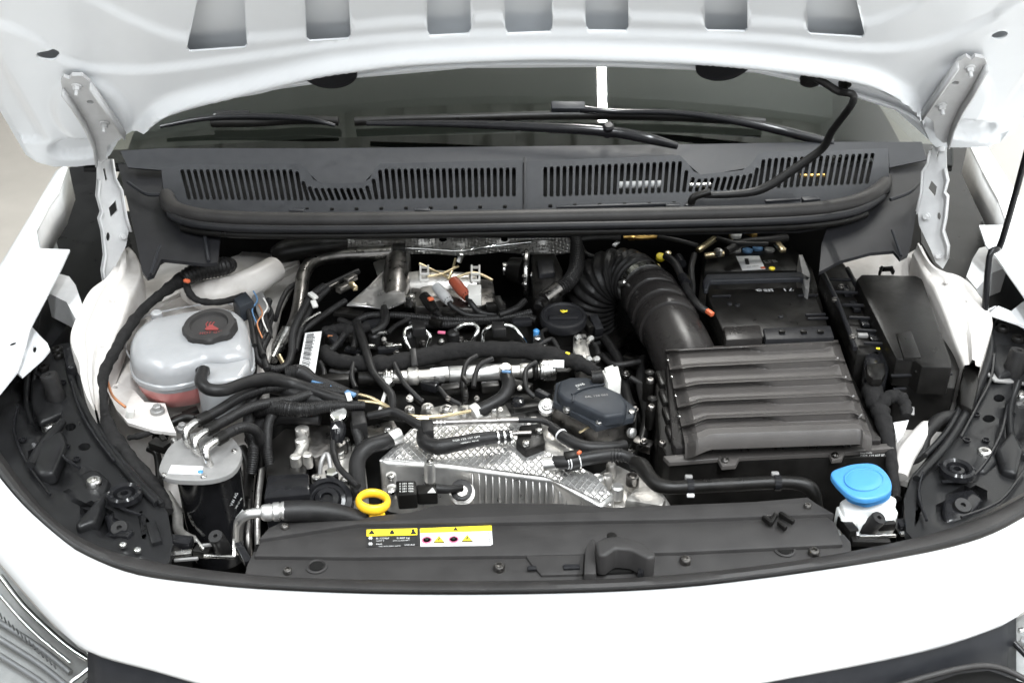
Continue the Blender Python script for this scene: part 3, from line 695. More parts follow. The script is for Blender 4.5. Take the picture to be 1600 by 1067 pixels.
# ================================================================== left of the bay: coolant tank, fuel filter, carriers
def hose(name, pts, r, par=None, mt='rubber', **k): return tube(name, pts, r, mt, par or CAR, **k)
def clip_ring(p, q, r, mt, par, name='hose_clamp', seg=16):
    """band round a hose between two points"""
    P, Q = T(p), T(q); return tube(name, [P, Q], r, mt, par, seg=seg, sub=1)

# ------------------------------------------------------------------ headlamp carriers (black plastic front frames)
def carrier(outl, holes, rim, lab, relief, z0=.868):
    c = part('headlamp_carrier', lab)
    f = lambda a, b: Z(a, b, z0 + relief(a, b))
    sheet('carrier_panel', outl, holes, f, 'frame_black', c, thick=.012, step=9, ang=50)
    for r_, w in rim: tube('carrier_rim', [f(*p)+Vector((0, 0, .004)) for p in r_], w, 'frame_black', c, seg=8)
    return c, f
def blob(a, b, cx, cy, sx, sy, rot=0):
    c, s = math.cos(R(rot)), math.sin(R(rot)); u = (a-cx)*c+(b-cy)*s; w = -(a-cx)*s+(b-cy)*c
    return math.sqrt((u/sx)**2+(w/sy)**2)
def rel_l(a, b):
    h = .018*sst(620, 545, b)
    h -= .022*sst(1.1, .85, blob(a, b, 60, 640, 26, 60, -25))
    h -= .018*sst(1.1, .8, blob(a, b, 78, 730, 22, 40, -40))
    h += .010*sst(1.1, .85, blob(a, b, 130, 762, 42, 22, 40))
    h -= .020*sst(1.1, .85, blob(a, b, 160, 815, 34, 16, 40))
    return h
cl, fL = carrier([(-60, 640), (0, 612), (28, 582), (45, 564), (66, 556), (78, 546), (92, 538), (113, 534), (117, 548), (129, 548), (128, 560), (120, 572), (126, 600), (140, 640), (165, 690), (205, 740), (240, 772), (262, 800), (270, 850), (262, 884), (230, 877), (130, 846), (60, 791), (0, 712), (-60, 640)][:-1],
                 [ell(110, 667, 9, 6, 12, -12), ell(132, 698, 10, 6, 12, -8), ell(65, 687, 4, 2.5, 8)],
                 [([(108, 575), (118, 610), (140, 655), (170, 705), (212, 756), (246, 790)], 6), ([(124, 585), (132, 625), (152, 668), (185, 715), (222, 758), (255, 792)], 5), ([(45, 578), (42, 630), (52, 668)], 5), ([(58, 575), (52, 620), (58, 660)], 4)],
                 'black plastic headlamp carrier beside the coolant tank', rel_l)
for p, r in (((78, 670), 12), ((148, 757), 12)): bolt(fL(*p)+Vector((0, 0, .004)), r, 'steel', cl, 'torx', name='screw')
for p, r in (((90, 549), 9), ((92, 558), 8), ((69, 577), 8)): bolt(fL(*p)+Vector((0, 0, .003)), r, 'black', cl, 'torx', name='screw')
def stop(p, top, r, par, mt='rubber', name='rubber_stop', ax=(0, -.25, .97)):
    a = Vector(ax).normalized(); b = T(p)
    return lathe(name, b, [(r*1.05, -14), (r*1.1, 0), (r, 4), (r, top-4), (r*.9, top), (r*.3, top), (r*.22, top-5)], mt, par, axis=a, seg=18)
stop((86, 615, .875), 34, 14, cl, ax=(-.15, .1, 1))
stop((192, 836, .85), 24, 14, cl, ax=(0, -.35, .94)); stop((345, 852, .85), 30, 12, cl, ax=(-.1, -.35, .94))
lathe('bush_ring', (195, 774, .880), [(27, -3), (26, 6), (22, 9), (17, 6), (15, -2), (11, 4), (6, 5), (5, -6)], 'gloss_black', cl, seg=28)
tube('carrier_strut', [fL(100, 668)+Vector((0, 0, .012)), fL(72, 715)+Vector((0, 0, .02)), fL(50, 738)+Vector((0, 0, .012))], [7, 11, 7], 'frame_black', cl, seg=8)
tube('carrier_strut', [fL(165, 775), fL(152, 800), fL(126, 822)], [4, 7, 5], 'frame_black', cl, seg=8)
bar('carrier_step', fL(170, 838), fL(206, 838), 16, 14, 'gloss_black', cl)
for poly, zz, dp_, mt in (([(60, 690), (96, 668), (104, 690), (84, 738), (58, 740), (46, 722)], .884, .02, 'frame_black'), ([(112, 742), (150, 730), (172, 748), (160, 772), (128, 768)], .882, .012, 'frame_black'), ([(46, 580), (66, 562), (96, 562), (108, 580), (104, 640), (60, 660), (48, 630)], .872, .01, 'frame_black'),
                          ([(150, 778), (166, 772), (150, 812), (120, 824), (116, 816)], .884, .02, 'frame_black'), ([(206, 800), (226, 790), (242, 812), (236, 850), (214, 846)], .872, .02, 'gloss_black'), ([(160, 800), (184, 800), (206, 816), (206, 850), (176, 850)], .868, .02, 'gloss_black'), ([(96, 545), (112, 538), (116, 552), (126, 552), (118, 572), (104, 574)], .902, .02, 'gloss_black')):
    prism('carrier_boss', poly, zz-.004, dp_, mt, cl, bev=.007, seg=3)
for q in ([(62, 600), (58, 640), (66, 664)], [(112, 600), (124, 640), (146, 682), (180, 728)], [(84, 690), (100, 720), (126, 738)], [(30, 640), (24, 680), (44, 730), (80, 780)], [(170, 780), (190, 800), (222, 812)]): tube('carrier_rib', [fL(*p)+Vector((0, 0, .008)) for p in q], 2.6, 'gloss_black', cl, seg=6)
for q in ((52, 600), (98, 600), (84, 655), (120, 720), (104, 700), (36, 690)): lathe('carrier_pocket', fL(*q)+Vector((0, 0, .003)), [(6, -1), (6, 2), (4.5, 2), (4, -3)], 'gloss_black', cl, seg=12)
bar('carrier_step', fL(236, 820), fL(246, 852), 16, 16, 'frame_black', cl)
for x, y in ((193, 856), (216, 864)): bolt(fL(x, y)+Vector((0, 0, .006)), 6, 'chrome', cl, 'pan', name='rivet')
def rel_r(a, b):
    h = .018*sst(600, 500, b)
    h -= .020*sst(1.1, .8, blob(a, b, 1590, 650, 22, 60, 20))
    h -= .018*sst(1.1, .85, blob(a, b, 1500, 790, 40, 20, -30))
    h += .008*sst(1.1, .85, blob(a, b, 1500, 715, 40, 24, -40))
    return h
crr, fR = carrier([(1680, 640), (1640, 520), (1600, 505), (1580, 492), (1560, 498), (1542, 498), (1526, 508), (1524, 518), (1536, 530), (1540, 545), (1532, 585), (1512, 632), (1486, 680), (1456, 712), (1426, 740), (1412, 780), (1416, 830), (1430, 846), (1470, 832), (1540, 802), (1600, 768), (1680, 700)],
                 [ell(1561, 622, 9, 6, 12), ell(1545, 654, 10, 6, 12)],
                 [([(1546, 530), (1546, 560), (1530, 605), (1508, 650), (1480, 695), (1450, 730), (1432, 752)], 7), ([(1532, 545), (1526, 585), (1504, 632), (1478, 678), (1444, 715)], 5), ([(1590, 600), (1578, 640), (1580, 690), (1600, 720)], 6)],
                 'black plastic headlamp carrier beside the washer filler', rel_r)
for p, r in (((1537, 712), 12), ((1595, 622), 11)): bolt(fR(*p)+Vector((0, 0, .004)), r, 'steel', crr, 'torx', name='screw')
for p, r in (((1566, 516), 10), ((1564, 506), 8), ((1590, 532), 10)): bolt(fR(*p)+Vector((0, 0, .003)), r, 'black', crr, 'torx', name='screw')
stop((1584, 574, .88), 30, 14, crr, ax=(.12, .1, 1)); stop((1498, 800, .85), 22, 14, crr, ax=(0, -.35, .94)); stop((1360, 822, .85), 26, 12, crr, ax=(.3, -.3, .9))
lathe('bush_ring', (1495, 736, .880), [(27, -3), (26, 6), (22, 9), (17, 6), (15, -2), (11, 4), (6, 5), (5, -6)], 'gloss_black', crr, seg=28)
bar('reflective_pad', fR(1545, 596)+Vector((0, 0, .008)), fR(1600, 602)+Vector((0, 0, .008)), 26, 4, 'plate_grey', crr)
text('>PP-GF30<', (1535, 672), (1558, 660), .872, 'frame_black', crr, name='cast_lettering')
bar('carrier_step', fR(1505, 800), fR(1530, 782), 12, 12, 'gloss_black', crr)
for poly, zz, dp_, mt in (([(1556, 700), (1584, 668), (1600, 700), (1590, 740), (1566, 732)], .884, .02, 'frame_black'), ([(1512, 700), (1548, 690), (1560, 720), (1540, 738), (1514, 730)], .878, .012, 'frame_black'), ([(1470, 770), (1520, 760), (1540, 780), (1510, 812), (1476, 816)], .866, .02, 'gloss_black'),
                          ([(1552, 530), (1576, 520), (1610, 540), (1610, 570), (1560, 590), (1550, 570)], .884, .012, 'frame_black'), ([(1425, 770), (1446, 760), (1450, 800), (1436, 830), (1420, 826)], .872, .02, 'gloss_black'), ([(1540, 742), (1572, 738), (1586, 764), (1556, 780)], .87, .02, 'frame_black')):
    prism('carrier_boss', poly, zz-.004, dp_, mt, crr, bev=.007, seg=3)
for q in ([(1552, 560), (1546, 600), (1526, 640), (1500, 690)], [(1572, 640), (1560, 690), (1520, 750), (1470, 760)], [(1600, 740), (1560, 790), (1500, 815)], [(1440, 745), (1434, 780), (1446, 820)]): tube('carrier_rib', [fR(*p)+Vector((0, 0, .008)) for p in q], 2.6, 'gloss_black', crr, seg=6)
for q in ((1525, 650), (1580, 650), (1510, 690), (1540, 690), (1470, 730)): lathe('carrier_pocket', fR(*q)+Vector((0, 0, .003)), [(6, -1), (6, 2), (4.5, 2), (4, -3)], 'gloss_black', crr, seg=12)
# front latch bearers with rubber bump stops between the carriers and the radiator cover
def bearer(pts, lab):
    b = part('front_bearer', lab)
    for kind, p, q, w, h, mt in pts: bar(kind, p, q, w, h, mt, b)
    return b
bearer([('bearer_plate', (252, 868, .852), (300, 862, .852), 12, 6, 'steel'), ('bearer_plate', (258, 856, .85), (266, 846, .86), 5, 14, 'plate_grey'), ('bearer_block', (262, 846, .852), (300, 850, .852), 20, 18, 'gloss_black'),
        ('bearer_plate', (318, 868, .85), (366, 870, .85), 5, 5, 'steel'), ('bearer_plate', (366, 842, .86), (366, 870, .85), 5, 6, 'steel'), ('bearer_block', (306, 858, .845), (330, 862, .845), 22, 14, 'black'), ('bearer_plate', (316, 852, .86), (334, 850, .86), 5, 5, 'plate_grey'),
        ('bearer_plate', (272, 875, .853), (310, 872, .853), 5, 5, 'plate_grey'), ('bearer_block', (372, 850, .855), (388, 880, .85), 12, 12, 'gloss_black'), ('bearer_plate', (306, 842, .862), (318, 858, .856), 4, 6, 'steel')], 'black and silver bearer beside the fuel filter')
bearer([('bearer_plate', (1336, 812, .855), (1340, 838, .852), 5, 6, 'steel'), ('bearer_plate', (1342, 838, .852), (1400, 836, .852), 5, 5, 'steel'), ('bearer_block', (1402, 822, .854), (1448, 820, .854), 20, 16, 'gloss_black'), ('bearer_plate', (1406, 834, .854), (1452, 828, .854), 8, 5, 'steel'),
        ('bearer_plate', (1436, 810, .86), (1450, 812, .86), 5, 14, 'steel'), ('bearer_block', (1330, 845, .846), (1390, 846, .846), 14, 10, 'black'), ('bearer_block', (1372, 822, .855), (1398, 820, .855), 10, 14, 'black'), ('bearer_block', (1314, 812, .85), (1334, 836, .85), 16, 20, 'black')], 'black and silver bearer beside the washer filler')

# ------------------------------------------------------------------ coolant tank
tank = part('coolant_tank', 'translucent grey coolant expansion tank with pink coolant and black cap')
TZ = .935
top = [tuple(p)[:2] for p in cr([(200, 532, 0), (208, 512, 0), (230, 495, 0), (262, 487, 0), (300, 480, 0), (345, 475, 0), (372, 482, 0), (386, 500, 0), (391, 530, 0), (386, 548, 0), (352, 556, 0), (320, 556, 0), (292, 566, 0), (250, 572, 0), (214, 563, 0), (202, 550, 0)], 3, closed=True)]
def shell(name, poly, z, offs, mt, par, label=None):
    """rounded vessel: rings of the traced outline, each inset (share) and lowered (metres)"""
    P = [Z(a, b, z) for a, b in poly]; c = sum(P, Vector())/len(P); rows = []
    for s, dz in offs: rows.append([c+(p-c)*s+Vector((0, 0, -dz)) for p in P])
    n = len(P); vs = [p for r in rows for p in r]; fs = [tuple(range(n))]
    for i in range(len(rows)-1):
        for k in range(n): fs.append((i*n+k, i*n+(k+1) % n, (i+1)*n+(k+1) % n, (i+1)*n+k))
    fs.append(tuple((len(rows)-1)*n+k for k in range(n)))
    return mesh(name, vs, fs, mt, par, label, ang=40)
shell('tank_body', top, TZ, [(.55, -.004), (.80, -.001), (.92, .004), (.98, .012), (1.0, .022), (1.005, .036), (1.03, .038), (1.03, .044), (1.0, .046), (.99, .052)], 'tank', tank)
shell('coolant', top, TZ, [(.985, .051), (.955, .066), (.88, .084), (.7, .094)], 'coolant', tank, label='pink coolant showing through the lower tank')
prism('tank_step', [(303, 562), (330, 556), (372, 556), (388, 545), (391, 568), (376, 590), (318, 596), (306, 588)], TZ-.014, .07, 'tank', tank, bev=.009, seg=3)
CAX = Vector((-.04, -.16, 1)).normalized()
cb = Z(329, 516, TZ+.006)
lathe('tank_neck', cb, [(38, -14), (38, 6)], 'tank', tank, axis=CAX, seg=28)
lathe('tank_cap', cb, [(40, -4), (42, -3), (42, 10), (39, 13), (30, 13.5), (28, 9), (0, 9)], 'cover', tank, axis=CAX, seg=48, tooth=((1, 2), .05, 3))
pc = (cb + CAX*10.2*pxm(cb), CAX)
for k in range(3):
    x = 324+k*5; tube('cap_symbol', [PL(x, 512, *pc), PL(x-2, 507, *pc), PL(x+1, 503, *pc)], .9, 'red_print', tank, seg=5)
decal('cap_symbol', [(320, 514), (330, 507), (342, 514), (340, 516), (322, 516)], 0, 'red_print', tank, plane=pc)
text('HOT G12', (312, 523), (348, 520), 0, 'red_print', tank, plane=pc, name='cap_lettering')
lathe('tank_ear', (245, 492, .925), [(9, -8), (9, 4), (7, 6)], 'tank', tank, seg=14)
hose('overflow_hose', [(318, 578, .945), (314, 596, .946), (326, 608, .944), (352, 609, .938), (384, 598, .926), (420, 592, .91), (460, 601, .89), (510, 618, .885), (545, 628, .88)], [9, 10, 10, 10, 10, 11, 11, 10, 9], seg=14, label='black rubber hose leaving the coolant tank')
lathe('hose_stub', (317, 581, .93), [(11, -3), (11, 5), (5, 6)], 'rubber', tank, seg=14)

# ------------------------------------------------------------------ bracket, grounding bolt, cables beside the tank
br = part('tank_bracket', 'cream painted bracket below the coolant tank')
sheet('bracket_plate', [(166, 606), (185, 598), (210, 610), (226, 628), (258, 630), (265, 652), (275, 676), (240, 672), (200, 660), (182, 640)], [ell(180, 605, 4, 2.5, 10)], lambda a, b: Z(a, b, .862), 'inner_white', br, thick=.006)
bolt((246, 641, .866), 11, 'plate_grey', br, 'hex'); lathe('nipple', (203, 648, .866), [(7, -4), (7, 10), (5, 14), (0, 15)], 'pale_plug', br, axis=(.3, -.3, .9), seg=14)
bolt((285, 668, .85), 9, 'plate_grey', br, 'hex')
tube('brake_line', [(152, 622, .86), (160, 580, .885), (166, 590, .89), (176, 618, .885), (196, 636, .88)], 2.2, 'copper', CAR, seg=8, label='thin copper coloured line beside the coolant tank')
hose('wiring_loom', [(365, 412, .935), (330, 420, .94), (290, 434, .94), (258, 455, .935), (225, 482, .93), (196, 520, .925), (178, 552, .915), (162, 585, .905), (160, 625, .89), (170, 665, .87), (200, 712, .855), (235, 752, .85), (258, 790, .84)], [9, 12, 13, 8, 8, 9, 9, 9, 9, 10, 11, 11, 10], mt='foam', seg=12, label='black taped wiring loom curling round the coolant tank')
tube('loom_sleeve', [(285, 436, .948), (310, 424, .952), (350, 416, .948), (362, 414, .94)], [12, 15, 15, 10], 'rubber', CAR, seg=12, corr=(6, .1))
hose('wiring_loom', [(290, 440, .945), (296, 458, .94), (312, 470, .935), (345, 472, .93), (380, 462, .925)], [5, 6, 5, 5, 5], mt='foam', seg=8, label='thin black loom behind the coolant tank')
bar('red_marker', (288, 438, .96), (296, 440, .96), 6, 5, 'orange', CAR)
hose('wiring_loom', [(165, 655, .875), (180, 690, .87), (196, 705, .868), (215, 735, .862), (250, 770, .85), (262, 800, .84)], [9, 13, 10, 11, 10, 9], mt='foam', seg=10, label='second taped loom along the headlamp carrier')
hose('sensor_lead', [(200, 684, .85), (222, 680, .855), (242, 674, .852)], [4, 5, 3], mt='foam', seg=8)
bar('sensor_plug', (238, 692, .855), (262, 700, .855), 18, 14, 'black', CAR, label='small black plug beside the fuel filter')
bar('sensor_plug', (252, 682, .86), (258, 690, .86), 8, 10, 'black', CAR)
# connectors behind the tank
prism('connector_block', [(362, 462), (384, 455), (396, 470), (374, 480)], .93, .03, 'slate', CAR, bev=.002, label='grey connector block behind the coolant tank')
prism('connector_block', [(392, 462), (410, 452), (422, 480), (404, 492)], .915, .05, 'plate_grey', CAR, bev=.003)
for p in ([(398, 480, .91), (408, 500, .905), (404, 530, .90), (412, 556, .895)], [(414, 470, .91), (424, 492, .905), (416, 520, .90), (400, 545, .89)], [(384, 474, .92), (392, 500, .91), (398, 540, .90)]):
    hose('plug_lead', p, 4.5, seg=8)
tube('white_body_tube', [(290, 452, .89), (330, 462, .90), (380, 448, .90), (430, 420, .90)], [16, 26, 24, 20], 'inner_white', body, seg=16)

# ------------------------------------------------------------------ fuel filter
ff = part('fuel_filter', 'black fuel filter canister with grey lid and three hose elbows')
FZ = .885
plate = [tuple(p)[:2] for p in cr([(249, 727, 0), (262, 700, 0), (282, 684, 0), (318, 672, 0), (352, 676, 0), (374, 696, 0), (377, 716, 0), (362, 738, 0), (330, 749, 0), (290, 750, 0), (262, 747, 0), (250, 738, 0)], 3, closed=True)]
prism('filter_lid', plate, FZ, .008, 'plate_grey', ff, bev=.002)
lathe('filter_body', Z(323, 716, FZ-.008), [(51, -.5), (53, -6), (50, -14), (49, -110), (44, -190), (30, -200)], 'gloss_black', ff, seg=36)
for p in ((256, 742), (272, 687), (366, 705), (318, 745)): bolt((p[0], p[1], FZ), 5, 'steel', ff, 'torx', name='screw')
decal('filter_label', [(268, 727), (318, 729), (314, 742), (262, 740)], FZ, 'label_white', ff, label='white barcode label on the filter lid')
for i in range(9): decal('label_bar', [(284+i*3.0, 731), (285.3+i*3.0, 731), (284.6+i*3, 738), (283.2+i*3, 738)], FZ, 'print', ff, lift=.0016)
bolt((313, 737, FZ+.001), 4, 'blue', ff, 'pan', name='blue_dot')
elb = [([(297, 697, FZ), (292, 687, FZ+.015), (291, 674, FZ+.026), (300, 664, FZ+.030), (313, 656, FZ+.030)], [(308, 659, FZ+.030), (340, 642, .905), (380, 618, .90), (420, 606, .893), (455, 604, .888), (490, 606, .885), (528, 606, .88)]),
       ([(312, 710, FZ), (306, 700, FZ+.015), (306, 688, FZ+.024), (316, 678, FZ+.028), (328, 670, FZ+.028)], [(323, 673, FZ+.028), (350, 658, .905), (388, 638, .90), (420, 630, .893), (452, 626, .888), (484, 616, .885), (520, 612, .88), (560, 618, .875)]),
       ([(329, 727, FZ), (323, 715, FZ+.015), (322, 702, FZ+.024), (332, 692, FZ+.028), (344, 685, FZ+.028)], [(339, 688, FZ+.028), (362, 674, .905), (384, 667, .90), (402, 676, .88), (408, 700, .84), (406, 730, .78)])]
for e, h in elb:
    tube('filter_elbow', e, [5.5, 6, 6.5, 6.5, 6.5], 'steel', ff, seg=12)
    hose('fuel_hose', h, [8]+[8.5]*(len(h)-1), par=ff, seg=12, corr=(3.2, .09))
    clip_ring(h[0], (h[0][0]+(h[1][0]-h[0][0])*.55, h[0][1]+(h[1][1]-h[0][1])*.55, h[0][2]), 10, 'black', ff)
SN = Vector((.45, -.88, .05)).normalized(); SP = Z(355, 755, .87)
fpl = (Vector((Z(323, 716, .87).x, Z(323, 716, .87).y, .87)) + Vector((.45, -.88, 0)).normalized()*.0505, Vector((.45, -.88, 0)))
text('VW AG', (362, 788), (371, 768), 0, 'label_white', ff, plane=fpl, lift=.004); text('2N0 127 400', (368, 793), (378, 776), 0, 'print', ff, plane=fpl, lift=.003)
for q in ((371, 806), (377, 799)): decal('print_mark', [(q[0]-4, q[1]+1), (q[0]+1, q[1]-5), (q[0]+4, q[1]-2), (q[0], q[1]+4)], 0, 'print', ff, plane=fpl, lift=.003)
tube('bracket_tube', [(262, 770, .82), (276, 800, .815), (280, 830, .82), (302, 842, .84)], [5, 8, 8, 6], 'cast', CAR, seg=10, label='cast metal strut beside the fuel filter')
tube('steel_line', [(292, 790, .80), (300, 815, .81), (318, 836, .82)], 2.5, 'steel', CAR, seg=8)
acp = part('ac_pipe', 'bare aluminium air conditioning pipe with crimped ferrule')
tube('pipe', [(372, 860, .80), (372, 835, .84), (374, 815, .87), (386, 804, .885), (404, 801, .888), (420, 800, .888)], 8, 'alu', acp, seg=14)
lathe('ferrule', Z(412, 801, .888), [(10, -4), (13, 0), (14, 10), (12.5, 13), (15, 16), (15, 24), (12.5, 26), (15, 29), (15, 36), (13, 38)], 'alu', acp, axis=(1, .12, 0), seg=20)
hose('ac_hose', [(444, 799, .888), (480, 798, .885), (520, 802, .875), (560, 812, .86), (600, 830, .84)], [17, 17, 17, 15, 14], par=acp, seg=16)
tube('lower_pipe', [(392, 900, .70), (388, 840, .76), (392, 760, .78), (400, 700, .80)], 6, 'dark_steel', CAR, seg=10)
tube('lower_pipe', [(404, 880, .70), (402, 800, .76), (412, 720, .79), (420, 690, .80)], 5, 'cast', CAR, seg=10)

# ================================================================== engine
eng = part('engine', 'transversal diesel engine with aluminium castings and black pipes')
prism('engine_block', [(410, 700), (480, 470), (560, 430), (900, 430), (980, 520), (1010, 700), (960, 800), (520, 800)], .74, .2, 'deep_black', eng, bev=.01)
prism('cylinder_head', [(500, 640), (490, 560), (520, 500), (910, 490), (940, 560), (930, 650), (700, 670)], .80, .08, 'black', eng, bev=.008)
prism('cam_cover', [(505, 580), (505, 520), (540, 505), (760, 498), (905, 505), (920, 560), (890, 580), (700, 585)], .835, .05, 'black', eng, bev=.008)
# rear: heat shields, exhaust side
hs = part('heat_shield', 'dimpled and plain metal heat shields at the back of the engine')
sheet('dimpled_shield', [(540, 370), (690, 372), (890, 372), (895, 392), (860, 398), (780, 392), (720, 398), (660, 394), (560, 398), (544, 388)], [ell(692, 374, 7, 4, 10), ell(788, 374, 6, 4, 10)], lambda a, b: Z(a, b, .90+.03*math.sin(a*.05)*.3-.0012*(b-370)), 'dimpled_shield', hs, thick=.003, step=8)
sheet('dimpled_shield', [(583, 410), (606, 402), (612, 416), (590, 430)], [], lambda a, b: Z(a, b, .87), 'dimpled_shield', hs, thick=.003)
tube('shield_hem', [(560, 393, .893), (640, 388, .893), (715, 392, .892), (760, 386, .893), (830, 378, .90)], 2.5, 'chrome', hs, seg=8)
sheet('plain_shield', [(542, 476), (575, 448), (604, 418), (622, 412), (630, 440), (634, 470), (610, 480), (598, 482), (570, 478)], [], lambda a, b: Z(a, b, .875+.02*sst(420, 480, b)-.012*math.exp(-((a-585)/14)**2)), 'alu', hs, thick=.003, step=7, ang=70)
tube('plain_shield_roll', [(622, 404, .885), (620, 440, .88), (618, 470, .87)], [20, 22, 20], 'dark_steel', hs, seg=20)
lathe('shield_boot', Z(615, 462, .872), [(12, -8), (13, 4), (12, 10), (8, 11)], 'rubber', hs, axis=(0, -.5, .8), seg=16)
tube('vacuum_pipe', [(440, 540, .85), (462, 502, .87), (470, 462, .885), (474, 430, .895), (490, 408, .90), (520, 400, .90), (560, 397, .90), (612, 394, .90)], [9, 11, 11, 11, 11, 11, 11, 11], 'dark_steel', CAR, seg=14, label='dark metal pipe curving behind the engine')
tube('vacuum_pipe_end', [(425, 562, .84), (436, 540, .85), (450, 515, .865)], [9, 10, 10], 'steel', CAR, seg=12)
lathe('pipe_elbow', Z(622, 393, .90), [(13, -8), (13, 12)], 'black', hs, axis=(1, 0, 0), seg=16)
hose('turbo_hose', [(430, 400, .91), (450, 392, .92), (500, 384, .925), (540, 380, .92)], [14, 18, 16, 10], mt='black', seg=12)
# turbo / actuator group
tg = part('turbo_group', 'steel turbo and sensor cluster behind the cam cover')
tube('turbo_housing', [(632, 448, .865), (680, 448, .868), (745, 450, .865)], [22, 26, 22], 'cast', tg, seg=20)
prism('turbo_flange', [(640, 440), (700, 432), (770, 436), (775, 470), (740, 482), (650, 478)], .878, .03, 'dark_steel', tg, bev=.004)
prism('turbo_flange', [(655, 448), (690, 440), (700, 462), (662, 470)], .884, .02, 'cast', tg, bev=.004)
lathe('turbo_boss', Z(640, 468, .88), [(9, -10), (9, 6), (6, 8)], 'steel', tg, seg=14)
for x, y in ((663, 426), (743, 426)):
    p = Z(x, y, .90)
    for dx in (-6, 6): bar('clamp_side', Z(x+dx, y-9, .905), Z(x+dx, y+14, .89), 3, 12, 'pale_plug', tg)
    for dy in (-8, 2, 12): bar('clamp_rung', Z(x-7, y+dy, .905), Z(x+7, y+dy, .905), 3, 4, 'pale_plug', tg)
for pts in ([(655, 412, .91), (680, 424, .90), (706, 436, .895)], [(712, 404, .915), (706, 424, .90), (700, 436, .895)], [(770, 438, .89), (740, 426, .90), (712, 434, .895)], [(668, 432, .90), (690, 428, .90), (716, 416, .905)]):
    tube('fuel_line', pts, 2.2, 'gold', tg, seg=8)
lathe('line_nut', Z(716, 410, .912), [(4, 0), (5, 3), (5, 12), (3, 14)], 'steel', tg, axis=(.4, .5, .7), seg=6)
def plug(p, q, w, mt, par, lead=None, lab=None):
    """sensor plug: moulded body, collar and boot"""
    P, Q = T(p), T(q); d = (Q-P)
    tube('plug_body', [P, P+d*.3, P+d*.7, Q], [w*.9, w, w, w*.75], mt, par, seg=12, sub=1, label=lab)
    tube('plug_collar', [P+d*.72, P+d*.95], w*.82, 'black', par, seg=10, sub=1)
    if lead: tube('plug_lead', [Q]+lead, w*.5, 'rubber', par, seg=8)
plug((682, 448, .90), (702, 472, .892), 9, 'grey_plug', tg, [(708, 480, .885), (730, 492, .87), (760, 494, .865)], 'light grey sensor plug')
plug((708, 438, .905), (730, 464, .892), 9, 'rust_plug', tg, [(738, 476, .885), (750, 488, .872), (775, 492, .865)], 'rust brown sensor plug')
plug((662, 462, .90), (680, 486, .888), 9, 'black', tg, [(690, 494, .875), (715, 498, .868)], 'black sensor plug with orange tab')
bar('orange_tab', Z(669, 468, .915), Z(677, 466, .915), 8, 4, 'orange', tg)
prism('sensor_box', [(730, 444), (752, 444), (752, 460), (732, 462)], .90, .025, 'pale_plug', tg, bev=.002)
lathe('vacuum_pump_disc', Z(822, 425, .872), [(36, -3), (38, -1), (38, 3), (36, 4)], 'steel', tg, axis=(1, -.1, 0), seg=36)
tube('pump_motor', [Z(796, 420, .872), Z(818, 424, .872)], [18, 22], 'black', tg, seg=18, sub=1)
lathe('pump_shaft', Z(792, 420, .875), [(10, -6), (10, 4)], 'steel', tg, axis=(1, 0, 0), seg=14)
for y in (398, 410, 432, 444): bolt(Z(819, y, .885), 4, 'steel', tg, 'hex', axis=(-1, -.2, .2))
prism('pump_housing', [(830, 396), (868, 394), (880, 420), (878, 460), (850, 474), (832, 462)], .895, .06, 'black', tg, bev=.006)
prism('pump_housing', [(838, 405), (865, 404), (868, 425), (842, 428)], .905, .03, 'cowl_dark', tg, bev=.004)
tube('pump_pipe', [(830, 430, .885), (850, 432, .885), (868, 430, .885)], 5, 'steel', tg, seg=10)
hose('breather_hose', [(900, 372, .93), (902, 400, .915), (898, 425, .905), (885, 444, .90), (866, 456, .895), (850, 468, .888), (842, 482, .88)], [9, 12, 12, 12, 12, 11, 9], seg=14, corr=(4.2, .16), label='ribbed breather hose beside the intake bellows')
tube('hose_end', [(872, 452, .90), (850, 468, .892)], 12.5, 'dark_steel', CAR, seg=14, sub=1)
# oil filler cap
oc = part('oil_cap', 'round black oil filler cap with yellow symbol')
OB = Z(880, 500, .873); OA = Vector((0, -.12, 1)).normalized()
lathe('filler_neck', OB, [(30, -40), (30, -2)], 'black', oc, axis=OA, seg=24)
lathe('cap', OB, [(31, -8), (36, -4), (37, 6), (35, 10), (31, 11), (29, 8), (0, 7.5)], 'cowl_dark', oc, axis=OA, seg=40)
bar('cap_grip', Z(857, 497, .882), Z(904, 496, .882), 12, 8, 'cowl_dark', oc, bev=.004)
opl = (OB+OA*12.5*pxm(OB), OA)
tube('oil_symbol', [PL(876, 485, *opl), PL(880, 488, *opl), PL(886, 485, *opl)], 1.0, 'label_yellow', oc, seg=5); tube('oil_symbol', [PL(879, 485, *opl), PL(886, 487, *opl)], 1.1, 'label_yellow', oc, seg=5)
